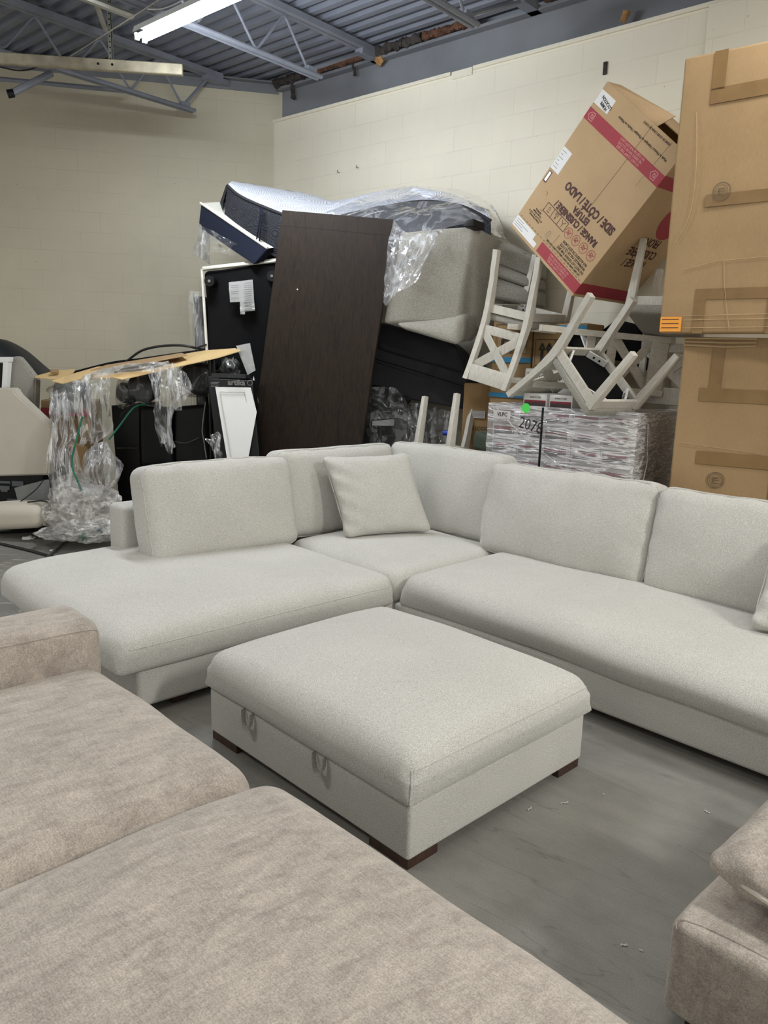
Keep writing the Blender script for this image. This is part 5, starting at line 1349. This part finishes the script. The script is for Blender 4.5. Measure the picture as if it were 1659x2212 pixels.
# balloon shaped film
r = thing('plastic_film', 'balloon-like bulge of clear film below the left strip', 'plastic film', at(215, 1010, 6.2))
bm = newbm(); bmesh.ops.create_uvsphere(bm, u_segments=28, v_segments=20, radius=.16)
for v in bm.verts:
    c0 = v.co.copy(); v.co.z *= 1.45; v.co.x *= (1.05 - .5 * max(0, c0.z) / .16 * .9 + .0); v.co.y *= .8; v.co += noise.noise_vector(c0 * 9) * .045
    v.co.x += .05 * (c0.z < 0) * (-c0.z) / .16 * -1
move(bm, at(219, 1012, 6.22)); obj('film', bm, M['film'], r, True)
hang('crumpled clear film strip hanging from the cardboard, right strip', [[(318, 800, YF), (325, 860, YF - .05), (338, 920, YF), (348, 955, YF)], [(342, 796, YF), (348, 860, YF - .08), (352, 920, YF), (356, 972, YF)], [(362, 792, YF), (372, 850, YF - .05), (364, 890, YF), (366, 976, YF)], [(372, 792, YF + .02), (405, 842, YF), (372, 890, YF), (372, 972, YF)]], seed=4, amp=.06)
hang('flared skirt of clear film right of the right hanging strip', [[(368, 794, YF + .03), (372, 840, YF), (378, 888, YF)], [(372, 793, YF + .03), (388, 835, YF - .02), (398, 878, YF)], [(376, 792, YF + .04), (398, 825, YF), (412, 842, YF)]], seed=9, amp=.04)
r, _rows = hang('clear film spread over the front of the cardboard sheet', [[(172, 821, 6.33), (260, 806, 6.33), (330, 797, 6.33), (380, 790, 6.35)], [(176, 814, 6.36), (262, 798, 6.4), (330, 789, 6.42), (372, 785, 6.45)], [(200, 806, 6.5), (262, 791, 6.55), (320, 786, 6.55), (358, 783, 6.6)]], seed=12, amp=.025, mat='film_heap')
hang('faint clear film falling beside the cream panel', [[(112, 850, 6.45), (108, 930, 6.4), (100, 1010, 6.35), (118, 1090, 6.3)], [(130, 845, 6.4), (128, 930, 6.35), (120, 1010, 6.3), (130, 1090, 6.25)], [(150, 850, 6.4), (145, 930, 6.35), (150, 1010, 6.3), (150, 1090, 6.25)], [(168, 870, 6.45), (160, 930, 6.4), (176, 1010, 6.35), (180, 1090, 6.3)]], seed=14, amp=.06)
hang('shred of clear film in front of black lamp carton', [[(450, 945, 6.12), (458, 968, 6.1), (462, 995, 6.1)], [(462, 938, 6.1), (468, 968, 6.06), (470, 995, 6.08)], [(472, 934, 6.12), (478, 968, 6.1), (480, 995, 6.1)]], seed=16, amp=.04)
hang('clear bag bunched above the black lamp carton', [[(466, 800, 6.6), (470, 785, 6.55), (480, 772, 6.55)], [(490, 808, 6.55), (495, 790, 6.45), (498, 770, 6.5)], [(520, 806, 6.6), (518, 788, 6.55), (508, 772, 6.55)]], seed=18, amp=.05)
# heap on the floor: several crumpled lobes merged in one heap
r = thing('film_heap', 'heap of crumpled clear film on the floor left of the sofa', 'plastic film', atz(175, 1150, 0))
hc = atz(172, 1152, 0)
for k, (x, y, Y_, rx, rz) in enumerate(((178, 1100, 6.35, .27, .22), (215, 1105, 6.3, .2, .2), (140, 1110, 6.4, .16, .15), (196, 1145, 6.15, .26, .09), (135, 1150, 6.2, .2, .05), (160, 1068, 6.4, .16, .16))):
    bm = newbm(); bmesh.ops.create_icosphere(bm, subdivisions=5, radius=1)
    for v in bm.verts:
        n1 = noise.noise_vector(v.co * 2.3 + V((k * 7, 0, 0))) * .28 + noise.noise_vector(v.co * 6 + V((0, k * 5, 0))) * .14
        v.co = V(((v.co.x + n1.x) * rx, (v.co.y + n1.y) * .2, (v.co.z + n1.z) * rz))
    move(bm, at(x, y, Y_))
    for v in bm.verts: v.co.z = max(v.co.z, .004 + .01 * abs(noise.noise(v.co * 20)))
    obj('film_lobe', bm, M['film_heap'], r, True)
tag(obj('blue_scrap', sheet([(206, 1136), (214, 1140), (218, 1148), (208, 1146)], 6.02, 'paper'), simple('blue_print', srgb(70, 120, 180), .5)), 'small blue printed scrap in the plastic heap', 'scrap')
tag(obj('white_bag', wsoft(P8([(224, 1160, 6.05), (252, 1172, 6.0), (250, 1128, 6.05), (228, 1122, 6.1)], (.05, .12, 0)), .04, (5, 4, 5), wr=.05, wf=8), M['paper']), 'white paper wad between plastic heap and sofa end', 'paper')
# green cords
for pts, lab in (([(318, 874, 6.75), (290, 880, 6.6), (258, 920, 6.5), (235, 950, 6.45)], 'green cord running diagonally below the cardboard sheet'),
                 ([(178, 900, 6.2), (165, 950, 6.2), (155, 1000, 6.2), (168, 1040, 6.2), (176, 1060, 6.2)], 'green strap hanging inside the left film'),
                 ([(182, 1146, 5.98), (178, 1158, 5.98), (172, 1160, 5.98), (184, 1154, 5.98), (178, 1168, 5.98)], 'green tangle of cord on the floor by the heap')):
    tag(obj('rope', tube(spline([at(*p) for p in pts], 8), .008, 6), M['green_cord']), lab, 'cord')
tag(obj('black_wire', tube(spline([at(270, 862, 6.6), at(288, 868, 6.6), at(260, 900, 6.6), at(300, 885, 6.65)], 6), .005, 5), M['black_cable']), 'tangled thin black wire near the green cord', 'wire')
# lamp carton
def lampbox(pts, Y, thick, lab, panel):
    f = [at(x, y, Y + d) for (x, y, d) in pts]
    r = thing('lamp_carton', lab, 'box', at(490, 990, Y), 0, 'slim black cartons beside the table top')
    P = [f[3], f[2], f[2] + V((.02, thick, 0)), f[3] + V((.02, thick, 0)), f[0], f[1], f[1] + V((.02, thick, 0)), f[0] + V((.02, thick, 0))]
    for i, j in ((0, 4), (1, 5), (2, 6), (3, 7)):
        d = P[i] - P[j]; P[i] = P[j] + d * (P[j].z / (P[j].z - P[i].z))
    obj('body', wsoft(P, .006, (3, 2, 3)), M['black_plastic'], r, True); return r
lampbox([(447, 812, .12), (546, 818, .1), (550, 985, 0), (470, 990, 0)], 6.32, .10, 'slim black carton standing just behind the lettered one', 0)
lc = lampbox([(456, 818, 0), (545, 822, 0), (560, 985, -.08), (490, 992, -.08)], 6.22, .07, 'black lettered carton with a white panel picture beside the table top', 1)
pn = slab([(465, 836), (536, 837), (549, 890), (529, 1000), (492, 1000)], 6.1, .004, 'white_paint', '', '', '', dY=[6.2, 6.2, 6.18, 6.1, 6.1], b=0, parent=lc, part='white_panel_picture')
pn['label'] = 'white panel'
for a_, b_ in (((475, 846), (528, 847)), ((475, 846), (502, 1000)), ((528, 847), (538, 890))):
    obj('panel_line', tube([at(*a_, 6.185), at(*b_, 6.185 if b_[1] < 900 else 6.085)], .003, 5), M['grey_bars'] if 0 else M['carton_white'], pn, True)
b1 = text_bm('artika', .06, .002, sx=1.0); _p = at(524, 827, 6.2); xf(b1, Matrix.Translation(_p + V((-.045, -.02, 0))) @ Matrix.Rotation(PI / 2, 4, 'X')); obj('lettering', b1, M['ink_grey'], lc, True, False)
bm = ring(0, 0, .022, .005); xf(bm, Matrix.Translation(at(540, 827, 6.2)) @ Matrix.Rotation(PI / 2, 4, 'X')); obj('logo_ring', bm, M['ink_grey'], lc, True, False)
obj('small_print', join(*[tube([at(456, 826 + 3 * k, 6.205), at(474 - 3 * (k % 2), 826 + 3 * k, 6.205)], .002, 4) for k in range(4)]), M['ink_grey'], lc, True)['kind'] = 'stuff'
tag(slab([(456, 806), (530, 810), (531, 818), (457, 815)], 6.3, .12, 'tyre', 'grey_strip', 'dull grey strip lying across the top of the black cartons', 'strip', b=.003), None)
for pts, lab in (([(548, 812, 6.3), (556, 850, 6.3), (558, 870, 6.3), (546, 880, 6.3), (541, 850, 6.3)], 'white sliver of board between lamp carton and table top'),):
    f = [at(*p) for p in pts]; bm = newbm(); A = [bm.verts.new(p) for p in f]; bm.faces.new(A); bmesh.ops.solidify(bm, geom=list(bm.faces), thickness=.01); tag(obj('white_board', bm, M['white_paint'], smooth=False), lab, 'board')
for x0, x1 in ((453, 457), (462, 466)):
    tag(obj('black_post', tube([at(x0, 775, 6.5), at(x1, 1000, 6.5)], .014, 6), M['black_plastic']), 'thin black post rising to the cardboard, %s of two' % ('left' if x0 < 460 else 'right'), 'post', 'black posts behind the lamp carton')
# floor scraps
for i, (x, y, s_, lab) in enumerate(((62, 1164, .09, 'crumpled white paper scrap on the floor at left'), (110, 1190, .04, 'tiny white scrap beside the brown stick on floor'))):
    p = atz(x, y, .0); bm = newbm(); bmesh.ops.create_icosphere(bm, subdivisions=3, radius=s_ * .5)
    for v in bm.verts: v.co += noise.noise_vector(v.co * 30 + V((i, 0, 0))) * s_ * .4; v.co.z = max(-.0, v.co.z * .5)
    move(bm, p + V((0, 0, .002))); tag(obj('paper_wad', bm, M['paper']), lab, 'paper')
# ================================================================== LIGHT
wd = bpy.data.worlds.new('world'); SC.world = wd; wd.use_nodes = True
wd.node_tree.nodes['Background'].inputs[0].default_value = (1, .985, .94, 1); wd.node_tree.nodes['Background'].inputs[1].default_value = .52
def area(loc, target, sx, sy, pw, col=(1, .98, .94)):
    l = bpy.data.lights.new('ceiling_light', 'AREA'); l.shape = 'RECTANGLE'; l.size = sx; l.size_y = sy; l.energy = pw; l.color = col
    o = bpy.data.objects.new('ceiling_light', l); COL.objects.link(o); o.location = loc
    o.rotation_euler = (V(target) - V(loc)).to_track_quat('-Z', 'Y').to_euler(); return o
# rows of strip lights of the warehouse behind and above the camera
for (t, s, pw) in ((6.2, 1.8, 34), (5.0, 4.4, 12), (10.9, 3.8, 230), (2.8, 6.8, 52), (7.4, 8.2, 20)):
    P = W(t, s, 4.2); o = area(P, P - V((0, 0, 1)), 1.8, .5, pw); o.rotation_euler = (0, 0, math.atan2(dR.y, dR.x))
SC.view_settings.view_transform = 'Standard'; SC.view_settings.look = 'None'; SC.view_settings.gamma = 1; SC.view_settings.exposure = 0.5
SC.view_settings.use_curve_mapping = False
SC.cycles.max_bounces = 8; SC.cycles.transparent_max_bounces = 24; SC.cycles.use_denoising = True
for _n in ('diffuse_bounces',): SC.cycles.diffuse_bounces = 4
